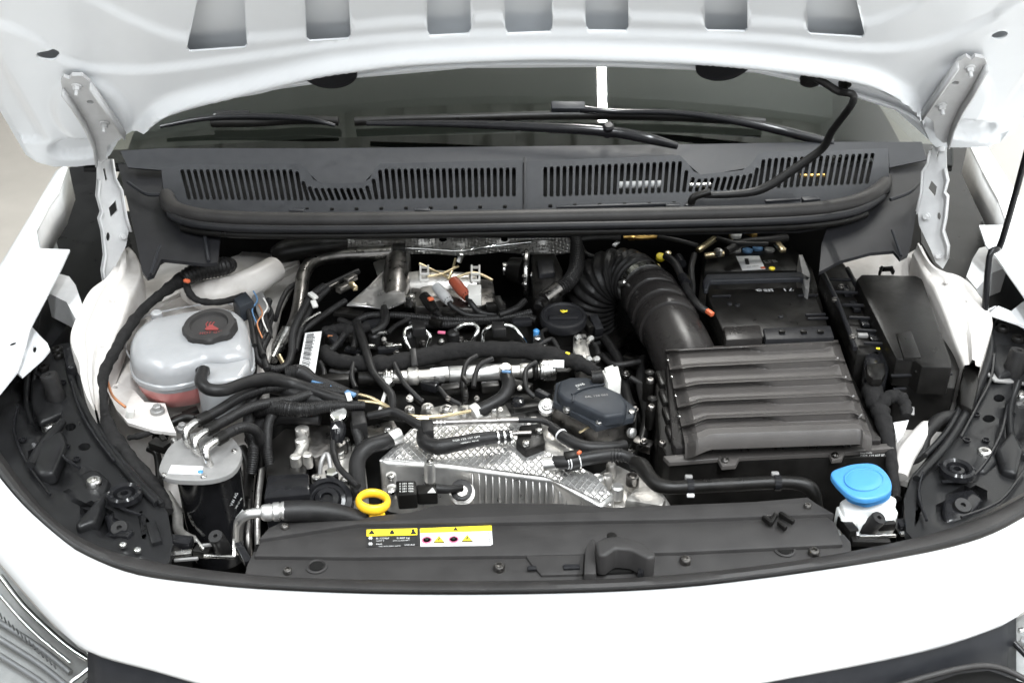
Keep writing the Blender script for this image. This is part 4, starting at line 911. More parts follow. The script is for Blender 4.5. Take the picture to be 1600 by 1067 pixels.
# cam cover wiring and pipes
for pts, r, c in (([(500, 548, .86), (520, 545, .865), (560, 500, .875), (600, 492, .875), (680, 498, .872), (740, 500, .87), (790, 496, .87), (830, 488, .87)], 6, (4, .12)),
                  ([(640, 505, .865), (700, 507, .865), (770, 500, .866), (815, 496, .866), (838, 500, .862)], 7, (4, .12)),
                  ([(598, 486, .885), (600, 500, .882), (592, 512, .878)], 5, None)):
    tube('wiring_conduit', pts, r, 'rubber', eng, seg=10, corr=c)
bar('coil_cover', (522, 486, .878), (568, 492, .872), 20, 8, 'black', eng); bar('coil_cover', (570, 510, .868), (600, 505, .868), 18, 12, 'cowl_dark', eng)
inj = [[(640, 546, .85), (633, 528, .868), (634, 515, .876), (645, 510, .88)], [(645, 510, .88), (662, 516, .876), (672, 526, .868), (668, 542, .85)],
       [(710, 518, .868), (722, 508, .88), (740, 507, .88), (747, 514, .876), (742, 526, .866), (734, 538, .85)], [(754, 540, .85), (755, 522, .868), (764, 512, .88), (782, 508, .88), (800, 510, .878), (812, 522, .868), (821, 536, .852)]]
for p in inj: tube('injector_pipe', p, 3.8, 'chrome', eng, seg=10)
for x, y in ((654, 509), (779, 510)): prism('injector_clip', [(x-11, y-9), (x+9, y-9), (x+12, y+4), (x-9, y+5)], .89, .016, 'rubber', eng, bev=.003)
for x, y in ((708, 527), (585, 530), (640, 530)): lathe('injector_cap', Z(x, y, .86), [(9, -14), (10, 0), (10, 8), (7, 11)], 'rubber', eng, seg=14)
for x, y in ((602, 519), (578, 541), (607, 538), (620, 540)): bar('chrome_fitting', (x-8, y, .862), (x+8, y, .862), 6, 6, 'steel', eng)
bar('orange_clip', (512, 525, .872), (520, 526, .872), 4, 4, 'copper', eng); bar('pink_clip', (684, 519, .875), (696, 520, .875), 5, 4, 'pink', eng)
for x in (540, 600, 660, 720, 800, 850): bolt((x, 532+rnd.uniform(-4, 6), .838), 6, 'dark_steel', eng, 'hex')
# barcode label
lp = [(477, 521), (503, 518), (491, 591), (466, 580)]
bar('label_board', (488, 520, .878), (480, 586, .862), 26, 6, 'black', eng)
def lab_pt(u, v): 
    a = (lp[0][0]+(lp[1][0]-lp[0][0])*u, lp[0][1]+(lp[1][1]-lp[0][1])*u); b = (lp[3][0]+(lp[2][0]-lp[3][0])*u, lp[3][1]+(lp[2][1]-lp[3][1])*u)
    return (a[0]+(b[0]-a[0])*v, a[1]+(b[1]-a[1])*v)
eb = part('engine_label', 'white barcode label on the engine', eng)
decal('label_sheet', lp, .884, 'label_white', eng, label='white barcode label on the engine')
eb_v = .04; bm = bmesh.new()
while eb_v < .92:
    w = rnd.choice((.012, .018, .026)); q = [lab_pt(.12, eb_v), lab_pt(.55, eb_v), lab_pt(.55, eb_v+w), lab_pt(.12, eb_v+w)]
    bm.faces.new([bm.verts.new(Z(a, b, .884)+Vector((0, 0, .0014))) for a, b in q]); eb_v += w+rnd.choice((.012, .02))
frombm('barcode', bm, 'ink', eng)
bpy.data.objects.remove(eb)
text('BMN 074226', lab_pt(.66, .95), lab_pt(.66, .1), .884, 'ink', eng, lift=.0015, name='label_lettering', h=3.4)
# foam covered harness across the engine
hose('foam_harness', [(508, 548, .86), (516, 560, .865), (545, 566, .868), (600, 568, .87), (650, 560, .872), (700, 550, .874), (760, 546, .875), (820, 548, .874), (870, 558, .872), (905, 568, .868), (935, 582, .862)], [10, 12, 11, 13, 14, 14, 14, 13, 14, 12, 9], par=eng, mt='foam', seg=14, label='thick foam wrapped wiring harness across the engine')
hose('foam_harness', [(506, 520, .865), (530, 515, .87), (550, 518, .872), (575, 510, .872)], [9, 10, 11, 8], par=eng, mt='foam', seg=12)
bar('harness_tie', (645, 545, .89), (648, 572, .878), 10, 5, 'rubber', eng)
for p in ([(560, 556, .875), (552, 570, .872), (550, 590, .868), (556, 606, .862)], [(500, 566, .872), (506, 580, .87), (505, 594, .866)], [(616, 568, .878), (624, 585, .872), (636, 604, .864), (660, 628, .85)],
          [(745, 556, .88), (730, 566, .878), (724, 585, .87), (724, 605, .862), (727, 630, .852)], [(770, 560, .88), (750, 570, .876), (742, 588, .868), (740, 605, .86)], [(838, 566, .88), (822, 578, .876), (822, 605, .865), (835, 620, .855)]):
    tube('wiring_lead', p, 4.2, 'rubber', eng, seg=8)
hose('fuel_return_hose', [(558, 505, .885), (566, 530, .885), (576, 560, .888), (584, 582, .885), (600, 602, .88), (612, 618, .875), (614, 640, .865)], [7, 7, 6.5, 6, 6, 6.5, 6], par=eng, seg=12, label='black fuel return hose crossing the rail')
# common rail
cr_ = part('common_rail', 'silver common fuel rail with white print plate')
RA, RB = Z(560, 592, .858), Z(852, 578, .858); rd = (RB-RA)
def rpt(t): return RA+rd*t
tube('rail_tube', [rpt(.04), rpt(.98)], 10, 'cast', cr_, seg=18, sub=1)
for t0, t1, r, mt in ((0, .14, 11, 'black'), (.14, .16, 14, 'steel'), (.17, .19, 14, 'steel'), (.26, .32, 14, 'cast'), (.40, .46, 12, 'alu'), (.48, .80, 13, 'alu'), (.86, .93, 12, 'cast'), (.93, .96, 15, 'black'), (.965, 1.0, 15, 'steel')):
    tube('rail_section', [rpt(t0), rpt(t0+.008), rpt(t1-.008), rpt(t1)], [r*.85, r, r, r*.85], mt, cr_, seg=18, sub=1)
lathe('rail_sensor', rpt(1.0), [(17, -4), (17, 14), (15, 16)], 'steel', cr_, axis=rd, seg=24)
pn = Vector((0, -.35, .94)); pp = (rpt(.6)+pn*.0155, pn)
decal('print_plate', [(672, 576), (700, 573), (701, 585), (673, 588)], 0, 'label_white', cr_, plane=pp, lift=.0005); text('BEC', (675, 585), (696, 583), 0, 'print', cr_, plane=pp, lift=.0012)
bar('sensor_tag', rpt(1.0)+Vector((.012, -.01, .018)), rpt(1.0)+Vector((.03, -.012, .018)), 22, 2, 'label_white', cr_)
lathe('rail_union', Z(605, 598, .865), [(10, -6), (11, 4), (9, 10), (9, 16), (5, 18)], 'steel', cr_, axis=(0, -.6, .6), seg=6)
lathe('rail_union', Z(790, 578, .868), [(10, -6), (11, 2), (8, 8)], 'cast', cr_, axis=(0, -.3, .9), seg=14)
hose('rail_hose', [(790, 584, .875), (795, 602, .868), (786, 620, .858), (768, 632, .85), (746, 642, .845)], [10, 11, 11, 11, 11], par=cr_, seg=14, label='short black hose bending down from the rail')
clip_ring((748, 640, .845), (738, 646, .842), 13, 'pale_plug', cr_); bar('blue_band', (784, 580, .89), (798, 581, .89), 5, 3, 'blue_tape', cr_)
tube('gold_line', [(606, 604, .87), (600, 620, .868), (594, 640, .86), (590, 648, .855)], 3.2, 'pale_plug', cr_, seg=8)
# gold fuel lines
for p in ([(545, 614, .875), (575, 620, .872), (600, 632, .868), (625, 645, .866), (655, 651, .864), (690, 650, .86), (735, 642, .852)], [(560, 627, .87), (590, 630, .868), (612, 640, .866), (640, 652, .863), (670, 655, .86)]):
    tube('fuel_line', p, 3, 'gold', eng, seg=10)
for p, q in (((540, 612), (555, 618)), ((488, 595), (520, 603))): bar('blue_tape', (*p, .888), (*q, .886), 9, 5, 'blue_tape', eng)
bar('white_tie', (543, 614, .893), (547, 626, .889), 8, 4, 'pale_plug', eng)
hose('fuel_bundle', [(448, 585, .885), (470, 582, .888), (492, 594, .886), (520, 602, .884), (545, 612, .878)], [12, 13, 9, 7, 6], seg=12, corr=(3, .08), par=eng)
hose('fuel_bundle', [(400, 640, .88), (430, 636, .885), (470, 640, .885), (520, 634, .88), (570, 634, .872)], [12, 13, 12, 10, 8], seg=12, corr=(3, .08), par=eng)
hose('black_hose', [(396, 600, .885), (430, 604, .88), (480, 622, .878), (530, 630, .872)], [12, 12, 11, 10], seg=12, par=eng)
hose('black_hose', [(395, 690, .84), (410, 660, .85), (440, 650, .86), (500, 655, .86)], [14, 15, 14, 10], seg=12, par=eng)
# cylinder-head front edge: bolts and bosses
for x, y, r in ((668, 637, 10), (697, 640, 11), (725, 644, 9), (772, 640, 10), (640, 640, 8)):
    lathe('head_boss', Z(x, y, .842), [(r, -14), (r, 2), (r*.8, 4)], 'cast', eng, seg=18); bolt((x, y, .846), r*.65, 'steel', eng, 'torx')
prism('head_rail', [(655, 640), (690, 632), (790, 630), (800, 648), (700, 655)], .836, .03, 'cast', eng, bev=.004)
lathe('knob', Z(810, 632, .86), [(10, -8), (11, 4), (9, 9), (4, 10)], 'gloss_black', eng, seg=18)
# ------------------------------------------------------------------ charge-air cooler casting: cross-hatched top, ribbed front
ic = part('intake_cooler', 'bright aluminium charge cooler with cross hatched top and ribbed front')
IZ = .832
prism('cooler_body', [(590, 716), (602, 706), (640, 668), (700, 662), (850, 655), (860, 690), (868, 706), (930, 738), (962, 772), (940, 792), (860, 748), (760, 736), (700, 728), (600, 722)], IZ, .10, 'alu', ic, bev=.010, seg=4)
sheet('hatched_top', [(600, 714), (642, 670), (700, 665), (848, 658), (856, 690), (868, 709), (926, 740), (954, 772), (938, 783), (900, 764), (850, 743), (760, 731), (690, 722)], [], lambda a, b: Z(a, b, IZ+.0025), 'diamond_alu', ic, thick=.002, step=20)
tube('front_edge', [(594, 720, IZ-.004), (660, 722, IZ-.004), (760, 732, IZ-.002), (850, 742, IZ-.002), (905, 760, IZ-.004), (955, 790, IZ-.01)], [3, 4, 4, 4, 4, 3], 'alu', ic, seg=12)
for i in range(21):
    x = 738+10.5*i; y = interp([(742, 740), (850, 752), (905, 768), (955, 796)], x)
    p = Z(x, y-6, IZ)-Vector((0, .001, .012)); tube('front_rib', [p+Vector((0, .002, .004)), p+Vector((0, -.007, -.010)), p+Vector((0, -.008, -.03)), p+Vector((0, -.006, -.08))], rnd.uniform(1.0, 1.6), 'alu', ic, seg=8)
for x, y, r in ((672, 722, 9), (611, 745, 8), (612, 764, 7), (845, 700, 8), (822, 690, 7)):
    lathe('cast_boss', Z(x, y, IZ-.008), [(r+2, -14), (r+1, 2), (r, 5)], 'alu', ic, seg=18); bolt((x, y, IZ+.002), r*.75, 'steel', ic, 'torx')
lathe('cast_boss', Z(672, 732, IZ-.01), [(10, -22), (10, 6), (8, 12), (5, 13)], 'alu', ic, seg=18)
prism('black_bracket', [(812, 664), (846, 660), (852, 692), (822, 704), (806, 690)], .848, .02, 'black', ic, bev=.003)
for x, y in ((842, 672), (822, 692)): bolt((x, y, .852), 6, 'steel', ic, 'torx')
tube('bracket_rod', [(790, 678, .852), (830, 676, .852)], 4, 'dark_steel', ic, seg=8, sub=1)
hose('printed_hose', [(662, 676, .858), (664, 690, .856), (682, 698, .855), (715, 693, .857), (750, 686, .858), (800, 680, .858)], [11, 12, 13, 12, 11, 9], par=ic, seg=16, label='black formed hose with white print on the cooler')
text('5Q0 122 157 QM', (708, 690), (750, 683), .872, 'print', ic, lift=.0005, name='hose_lettering'); text('<EPDM> 40/18', (720, 694), (748, 689), .871, 'print', ic, lift=.0005, name='hose_lettering')
for x in (776, 786, 796): clip_ring((x, 683, .859), (x+3, 682.6, .859), 11, 'steel', ic)
tube('vent_pipe', [(676, 661, .862), (720, 659, .862), (780, 657, .862), (838, 655, .862)], 5, 'dark_steel', ic, seg=10); tube('vent_pipe', [(810, 656, .863), (845, 657, .861), (868, 668, .858), (890, 688, .854)], 5, 'rubber', ic, seg=10)
for x in (682, 688, 694): clip_ring((x, 660.5, .862), (x+2, 660.4, .862), 6.5, 'steel', ic)
hose('vent_hose', [(575, 650, .862), (600, 645, .866), (615, 643, .868), (635, 652, .866), (655, 664, .863), (672, 668, .862)], [6, 7, 7, 7, 8, 8], par=eng, seg=12)
prism('hose_bracket', [(657, 654), (676, 654), (678, 672), (660, 674)], .872, .02, 'rubber', eng, bev=.003)
# sensor on the cooler front
sn = part('pressure_sensor', 'black pressure sensor bolted on the cooler front')
prism('sensor_body', [(618, 750), (650, 750), (652, 772), (622, 774)], .84, .025, 'black', sn, bev=.003); prism('sensor_body', [(650, 756), (682, 755), (684, 770), (652, 771)], .836, .02, 'black', sn, bev=.003)
tube('sensor_plug', [(680, 763, .832), (700, 764, .828), (722, 762, .822)], [8, 7, 6], 'rubber', sn, seg=10)
for i in range(4): text('0 281 006', (624, 757+4*i), (646, 756.5+4*i), .8405, 'print', sn, lift=.0006, name='sensor_lettering')
decal('print_mark', [(668, 770), (676, 762), (681, 770)], .8368, 'print', sn); bolt((611, 766, .84), 7, 'steel', sn, 'hex')
lathe('drain_boss', Z(722, 770, .81), [(20, -12), (20, 0), (13, 3), (10, 10), (8, 12)], 'cast', ic, axis=(0, -.6, .8), seg=20); lathe('drain_seal', Z(721, 766, .815), [(17, 0), (17, 5), (13, 6)], 'rubber', ic, axis=(0, -.6, .8), seg=20)
# ------------------------------------------------------------------ throttle body
tb = part('throttle_body', 'dark slate throttle housing with screwed lid and grey plug')
prism('throttle_base', [(862, 630), (866, 600), (890, 592), (960, 610), (996, 640), (992, 658), (934, 672), (920, 662)], .866, .04, 'dark_steel', tb, bev=.003)
prism('throttle_flange', [(864, 628), (868, 598), (890, 590), (960, 608), (994, 638), (990, 652), (932, 666), (918, 656)], .878, .010, 'slate', tb, bev=.002)
prism('throttle_lid', [(870, 612), (873, 595), (890, 588), (920, 588), (945, 602), (972, 614), (980, 630), (978, 645), (945, 650), (896, 628), (880, 622)], .895, .018, 'slate', tb, bev=.006, seg=3)
tube('lid_rib', [(893, 616, .897), (915, 606, .897), (945, 600, .897)], 1.5, 'slate', tb, seg=6); tube('lid_rib', [(895, 628, .896), (896, 617, .897)], 1.5, 'slate', tb, seg=6)
for x, y in ((886, 640), (936, 660), (987, 644), (885, 638)): bolt((x, y, .879), 5.5, 'steel', tb, 'torx', name='screw')
text('DV6', (902, 605), (914, 601), .8955, 'print', tb); text('04L 128 063', (915, 622), (950, 618), .8955, 'plate_grey', tb); text('-T-', (904, 611), (910, 608), .8955, 'print', tb)
prism('grey_plug', [(940, 578), (966, 570), (971, 592), (950, 598)], .905, .03, 'pale_plug', tb, bev=.003); prism('grey_plug', [(944, 574), (958, 569), (960, 576), (946, 580)], .91, .01, 'pale_plug', tb, bev=.002)
tube('plug_sleeve', [(925, 590, .90), (942, 588, .902)], [11, 12], 'rubber', tb, seg=12, sub=1)
lathe('throttle_screw', Z(985, 676, .862), [(7, -2), (8, 0), (8, 6), (5, 8)], 'alu', tb, axis=(.6, -.6, .3), seg=14)
prism('steel_linkage', [(896, 522), (916, 520), (922, 550), (930, 572), (905, 568), (895, 545)], .862, .04, 'cast', tb, bev=.004)
for p in ((904, 528), (923, 530), (920, 562), (932, 562)): lathe('linkage_boss', Z(*p, .872), [(6, -8), (6, 3), (4, 5)], 'steel', tb, axis=(.2, -.5, .8), seg=12)
lathe('blue_cap', Z(838, 520, .872), [(5, -14), (5, 4), (3, 6)], 'blue', eng, seg=12); lathe('blue_cap_base', Z(840, 534, .862), [(7, -8), (7, 8), (5, 10)], 'steel', eng, seg=12)
bar('yellow_mark', (884, 551, .884), (890, 553, .884), 4, 3, 'label_yellow', eng)
# bosses and hoses below the throttle
lathe('cast_nut', Z(854, 636, .86), [(13, -6), (13, 4), (9, 6), (9, 10), (5, 11)], 'alu', eng, axis=(0, -.5, .8), seg=16); bolt(Z(854, 634, .868), 7, 'steel', eng, 'hex', axis=(0, -.5, .8))
prism('cast_bracket', [(845, 650), (870, 660), (905, 690), (900, 715), (850, 700)], .84, .05, 'cast', eng, bev=.005)
tube('cast_web', [(905, 676, .862), (925, 664, .866)], 2, 'gold', eng, seg=6)
hose('coolant_hose', [(862, 668, .872), (880, 682, .870), (902, 694, .868), (925, 699, .866), (955, 698, .864), (978, 694, .862)], [8, 9.5, 10, 10, 9, 7], seg=14, label='black coolant hose below the throttle')
hose('coolant_hose', [(864, 722, .858), (885, 722, .860), (910, 717, .862), (940, 712, .864), (965, 710, .864), (985, 716, .862), (996, 728, .86)], [10, 11, 11, 11, 10, 9, 9], seg=14, label='black coolant hose with white marks above the cooler')
for x in (884, 888): clip_ring((x, 722, .86), (x+1.6, 721.6, .86), 11.8, 'label_white', CAR, 'hose_mark')
clip_ring((904, 718.6, .8615), (905.6, 718.2, .8617), 11.8, 'label_white', CAR, 'hose_mark'); clip_ring((876, 678.5, .8705), (877.6, 680, .8703), 10.4, 'label_white', CAR, 'hose_mark')
for x in (955, 960, 965, 970): clip_ring((x, 711, .864), (x+2, 711, .864), 11.6, 'rubber', CAR)
lathe('hose_spigot', Z(858, 724, .856), [(11, -10), (11, 14), (9, 16)], 'alu', ic, axis=(1, 0, .1), seg=16)
prism('small_connector', [(880, 705), (905, 700), (908, 712), (884, 716)], .872, .025, 'black', CAR, bev=.002); bar('red_tab', (903, 706, .878), (907, 708, .878), 8, 5, 'orange', CAR)
# gearbox castings under the throttle
gb = part('gearbox', 'cast metal gearbox housing between cooler and air filter box')
prism('gearbox_case', [(930, 738), (960, 720), (1000, 740), (1040, 770), (1060, 800), (960, 800)], .80, .12, 'cast', gb, bev=.01)
prism('gearbox_cover', [(975, 780), (992, 760), (1020, 758), (1042, 778), (1036, 790)], .822, .03, 'cast', gb, bev=.006)
for p, r in (((934, 748), 10), ((965, 762), 10), ((990, 748), 9), ((950, 745), 8), ((955, 728), 8)): lathe('case_boss', Z(*p, .825), [(r, -20), (r, 2), (r*.75, 5), (r*.4, 5)], 'cast' if r < 10 else 'alu', gb, seg=16)
lathe('case_boss', Z(988, 748, .83), [(10, -10), (10, 6), (7, 7), (6, 2)], 'dark_steel', gb, seg=16)
pip = part('water_pipe', 'long black coolant pipe in front of the air filter box')
tube('pipe', [(990, 722, .865), (1003, 728, .868), (1014, 744, .868), (1028, 757, .866), (1048, 761, .866), (1080, 760, .866), (1140, 757, .866), (1200, 754, .866), (1240, 754, .865), (1262, 760, .86), (1272, 772, .85), (1276, 792, .83)], [11, 13, 12, 12, 11, 11, 11, 11, 11, 12, 12, 12], 'black', pip, seg=16)
for x in (1078, 1214): clip_ring((x-5, 760 if x < 1100 else 754, .866), (x+5, 760 if x < 1100 else 754, .866), 13, 'gloss_black', pip, 'pipe_clip')
for x, y in ((1076, 746), (1211, 741)): bar('pipe_tab', (x-6, y, .875), (x+6, y, .875), 8, 8, 'plate_grey', pip)
bar('pipe_tab', (1073, 774, .87), (1085, 774, .87), 6, 5, 'label_white', pip)
# ------------------------------------------------------------------ left front of the engine: pump, bracket castings
pu = part('high_pressure_pump', 'aluminium pump castings and black drive cover behind the dipstick')
prism('drive_cover', [(415, 742), (420, 690), (445, 668), (480, 672), (478, 742)], .835, .06, 'black', pu, bev=.004); prism('drive_cover', [(412, 778), (418, 742), (482, 738), (485, 772)], .862, .06, 'gloss_black', pu, bev=.003)
prism('pump_casting', [(488, 770), (500, 720), (500, 690), (545, 690), (570, 720), (575, 765), (540, 778)], .82, .06, 'cast', pu, bev=.006)
prism('pump_casting', [(460, 678), (478, 664), (500, 660), (530, 664), (545, 690), (520, 705), (490, 715)], .84, .05, 'dark_steel', pu, bev=.006)
for p, r in (((472, 672), 11), ((470, 690), 9), ((462, 715), 9), ((480, 712), 8)): lathe('casting_boss', Z(*p, .848), [(r, -20), (r, 3), (r*.7, 5)], 'cast', pu, seg=16)
tube('casting_arm', [(470, 675, .846), (474, 695, .842), (464, 714, .838)], [8, 9, 8], 'cast', pu, seg=10)
lathe('sensor_collar', Z(530, 652, .862), [(14, -4), (14, 6), (13, 8), (13, 14), (11, 15)], 'chrome', pu, axis=(0, -.45, .9), seg=24)
tube('sensor_plug', [(528, 664, .868), (528, 676, .862), (526, 692, .85)], [12, 13, 9], 'gloss_black', pu, seg=14, sub=2); decal('print_mark', [(519, 673), (524, 666), (529, 672)], .882, 'print', pu, lift=.004)
hose('sensor_lead', [(520, 690, .858), (522, 710, .852), (530, 730, .85), (545, 746, .85), (560, 760, .85)], 5, par=pu, seg=10)
tube('pump_pipe', [(500, 740, .84), (502, 722, .855), (508, 710, .862), (513, 712, .862), (516, 728, .852), (518, 740, .845)], 3.6, 'plate_grey', pu, seg=10)
lathe('pump_union', Z(519, 748, .84), [(10, -8), (11, -2), (11, 14), (8, 16)], 'chrome', pu, seg=6)
for p in ((494, 747), (539, 750), (532, 708), (540, 690), (556, 700)): bolt((*p, .826), 8, 'steel', pu, 'torx')
hose('bypass_hose', [(555, 660, .862), (556, 672, .858), (562, 690, .85), (560, 705, .84)], [8, 8, 8, 8], par=pu, seg=12, corr=(3, .1))
prism('hose_block', [(548, 640), (570, 640), (574, 660), (550, 664)], .872, .03, 'rubber', pu, bev=.004)
hose('water_hose', [(618, 682, .848), (600, 690, .85), (576, 698, .85), (560, 716, .842), (558, 745, .83), (562, 775, .82)], [12, 13, 13, 13, 13, 12], par=pu, seg=16, label='thick black water hose bending down beside the cooler')
lathe('water_spigot', Z(612, 684, .85), [(13, -4), (13, 12), (11, 16)], 'alu', pu, axis=(.9, .5, .1), seg=18)
prism('bracket_plate', [(560, 668), (615, 655), (626, 675), (600, 688), (572, 690)], .842, .02, 'dark_steel', pu, bev=.003); bolt((606, 673, .846), 7, 'steel', pu, 'hex')
lathe('pulley', Z(512, 782, .83), [(40, -14), (38, 0), (30, 4), (28, 0), (22, 2), (18, 10), (10, 12), (8, 6)], 'gloss_black', pu, axis=(0, -.55, .8), seg=32)
# dipstick
dp = part('dipstick', 'yellow ring handle of the oil dipstick')
dc = Z(583, 783, .88); n = Vector((.12, .06, 1.0)).normalized(); u = n.orthogonal().normalized(); w = n.cross(u)
ring = [dc+(u*math.cos(a)+w*math.sin(a))*.0200 for a in [2*math.pi*i/28 for i in range(29)]]
vs_, fs_ = sweep(ring, [.0044]*29, 10, caps=False, sq=1.7); mesh('ring_handle', vs_, fs_, 'yellow', dp, ang=60)
prism('handle_foot', [(574, 796), (600, 794), (602, 802), (578, 806)], .872, .02, 'yellow', dp, bev=.002)
tube('dipstick_tube', [(588, 804, .86), (592, 812, .82), (596, 815, .76)], 5, 'dark_steel', dp, seg=10, sub=2)

# ================================================================== right of the bay
# ------------------------------------------------------------------ intake bellows and duct
it = part('intake_duct', 'large black intake bellows with metal clamp and smooth snorkel')
tube('bellows', [(925, 520, .74), (922, 486, .79), (930, 452, .84), (952, 432, .87), (982, 430, .882), (1004, 446, .882)], [40, 42, 42, 42, 41, 40], 'rubber', it, seg=36, corr=(11, .10), sub=14)
tube('bellows_cuff', [(1000, 442, .882), (1010, 452, .882), (1016, 462, .881)], 40, 'rubber', it, seg=36)
tube('hose_clamp', [(1003, 445, .8825), (1008, 450.5, .8822)], 41.5, 'chrome', it, seg=36, sub=1)
lathe('clamp_screw', Z(973, 442, .905), [(4, -6), (5, -4), (5, 4), (3, 6)], 'steel', it, axis=(.7, -.4, .4), seg=10)
bar('clamp_screw', (1000, 424, .92), (1014, 423, .92), 6, 6, 'steel', it)
tube('snorkel', [(1010, 453, .882), (1024, 474, .88), (1040, 502, .876), (1056, 530, .868), (1072, 565, .855), (1085, 600, .84)], [40, 42, 44, 48, 50, 48], 'airbox', it, seg=32, sub=8)
for t in ((1031, 486, .878, 45.5), (1043, 507, .875, 47), (1019, 466, .881, 43)):
    p = Vector((t[0], t[1], 0)); tube('snorkel_band', [(t[0]-4.5, t[1]-8, t[2]), (t[0]-3.5, t[1]-6, t[2]), (t[0]+3.5, t[1]+6, t[2]-.001), (t[0]+4.5, t[1]+8, t[2]-.001)], [t[3]-1, t[3]+2.5, t[3]+2.5, t[3]-1], 'airbox', it, seg=32, sub=1)
# leads beside the bellows
for p, r in (([(1040, 400, .925), (1055, 412, .925), (1068, 440, .92), (1078, 460, .915), (1092, 478, .91), (1104, 486, .905)], 6), ([(1085, 398, .92), (1080, 420, .915), (1082, 450, .91), (1078, 470, .90)], 5)):
    hose('battery_lead', p, r, seg=10)
bar('orange_tip', (1104, 485, .912), (1114, 492, .91), 7, 7, 'orange', CAR, label='orange lead tip beside the intake duct')
for p in ((1062, 408), (1070, 438)): clip_ring((p[0]-3, p[1]-5, .924), (p[0]+3, p[1]+5, .922), 8, 'gloss_black', CAR, 'lead_sleeve')
lathe('yellow_cap', Z(1032, 402, .905), [(7, -3), (7, 3), (5, 4)], 'label_yellow', CAR, axis=(0, -.4, .9), seg=14); lathe('yellow_cap', Z(1044, 397, .905), [(5, -3), (5, 3), (3, 4)], 'gold', CAR, axis=(0, -.4, .9), seg=14)
tube('brass_fitting', [(974, 370, .93), (992, 370, .93), (1000, 371, .93), (1026, 369, .93)], [4, 5, 5, 4.5], 'brass', CAR, seg=12, sub=1, label='brass fitting below the cowl'); lathe('brass_collar', Z(985, 370, .93), [(6, -4), (6.5, -2), (6.5, 6), (5, 8)], 'brass', CAR, axis=(1, 0, 0), seg=6)
bar('white_tag', (959, 384, .92), (966, 378, .92), 6, 3, 'label_white', CAR); 
for p in ([(900, 376, .92), (930, 372, .925), (970, 372, .93)], [(1028, 370, .93), (1060, 376, .93), (1090, 384, .925)], [(905, 378, .91), (915, 396, .905), (930, 402, .90)], [(1120, 372, .93), (1150, 380, .93), (1200, 382, .93)]):
    hose('rear_line', p, 4, seg=8)
# ------------------------------------------------------------------ battery
bt = part('battery', 'black starter battery with grey hold bar and white print')
BZ = .888
prism('battery_case', [(1090, 470), (1098, 400), (1240, 385), (1270, 420), (1300, 530), (1130, 534)], BZ-.02, .15, 'black', bt, bev=.004)
prism('battery_top', [(1100, 424), (1102, 398), (1228, 388), (1250, 422)], BZ, .03, 'black', bt, bev=.003)
prism('battery_cover', [(1108, 470), (1104, 452), (1268, 448), (1300, 522), (1134, 528)], BZ+.012, .05, 'black', bt, bev=.004)
prism('hold_bar', [(1098, 438), (1104, 428), (1250, 424), (1268, 434), (1262, 440), (1250, 434), (1110, 438), (1106, 452), (1100, 452)], BZ+.03, .009, 'cowl', bt, bev=.003, seg=3)
prism('hold_bar', [(1248, 398), (1254, 398), (1266, 428), (1264, 454), (1258, 450)], BZ+.03, .05, 'plate_grey', bt, bev=.001)
decal('battery_label', [(1150, 401), (1186, 400), (1196, 421), (1160, 423)], BZ, 'label_white', bt, label='white sticker on the battery top'); decal('label_mark', [(1163, 405), (1169, 405), (1171, 414), (1165, 414)], BZ, 'ink', bt, lift=.0016)
text('12V 420A', (1168, 419), (1186, 417), BZ, 'ink', bt, lift=.0016); bar('red_dot', (1189, 419, BZ+.001), (1195, 418, BZ+.001), 5, 2, 'orange', bt)
lathe('yellow_dot', Z(1206, 420, BZ), [(5, -1), (5, 1.5), (4, 2)], 'label_yellow', bt, seg=14); text('EFB', (1196, 412), (1216, 410), BZ, 'plate_grey', bt)
for x in (1150, 1168, 1184, 1202): lathe('cell_plug', Z(x, 390+rnd.uniform(-3, 3), BZ), [(8, -1), (8, 3), (6, 4)], 'blue_tape' if x in (1168, 1184) else 'plate_grey', bt, seg=16)
for s, p0, p1 in (('71', (1238, 452), (1224, 453)), ('EFB', (1206, 453), (1192, 454)), ('420A', (1188, 453), (1180, 454))):
    text(s, (p0[0], p0[1]-1), (p1[0], p1[1]-1), BZ+.012, 'label_white', bt, lift=.001, h=8)
for x0, y0, x1 in ((1112, 463, 1142), (1246, 462, 1278), (1258, 492, 1290), (1262, 498, 1294)): bar('cover_rib', (x0, y0, BZ+.014), (x1, y0-1, BZ+.014), 4, 4, 'cowl_dark', bt)
prism('cover_step', [(1130, 510), (1188, 507), (1192, 528), (1134, 531)], BZ+.02, .03, 'airbox', bt, bev=.003); prism('cover_step', [(1192, 512), (1298, 508), (1304, 527), (1196, 530)], BZ+.017, .03, 'cowl_dark', bt, bev=.003)
for x in (1222, 1256, 1282): bar('cover_clip', (x-5, 518, BZ+.02), (x+5, 518, BZ+.02), 6, 5, 'black', bt)
for p in ((1140, 475), (1152, 477), (1220, 495)): bolt((*p, BZ+.013), 4, 'cowl_dark', bt, 'pan', name='stud')
# pole clamps
for a, b in (((1090, 392), (1118, 372)), ((1100, 400), (1132, 396)), ((1140, 372), (1152, 365)), ((1165, 362), (1180, 368)), ((1212, 378), (1224, 392))): bar('pole_clamp', (*a, .915), (*b, .92), 10, 8, 'gold' if a[0] != 1165 else 'brass', bt, bev=.003)
lathe('pole_nut', Z(1122, 397, .92), [(6, -3), (7, 0), (7, 7), (4, 9)], 'steel', bt, seg=6); lathe('pole_nut', Z(1150, 368, .93), [(8, -3), (9, 3), (6, 9), (0, 10)], 'pale_plug', bt, seg=16)
hose('battery_cable', [(1135, 394, .92), (1160, 380, .925), (1200, 376, .925), (1228, 372, .92)], 7, par=bt, seg=10)
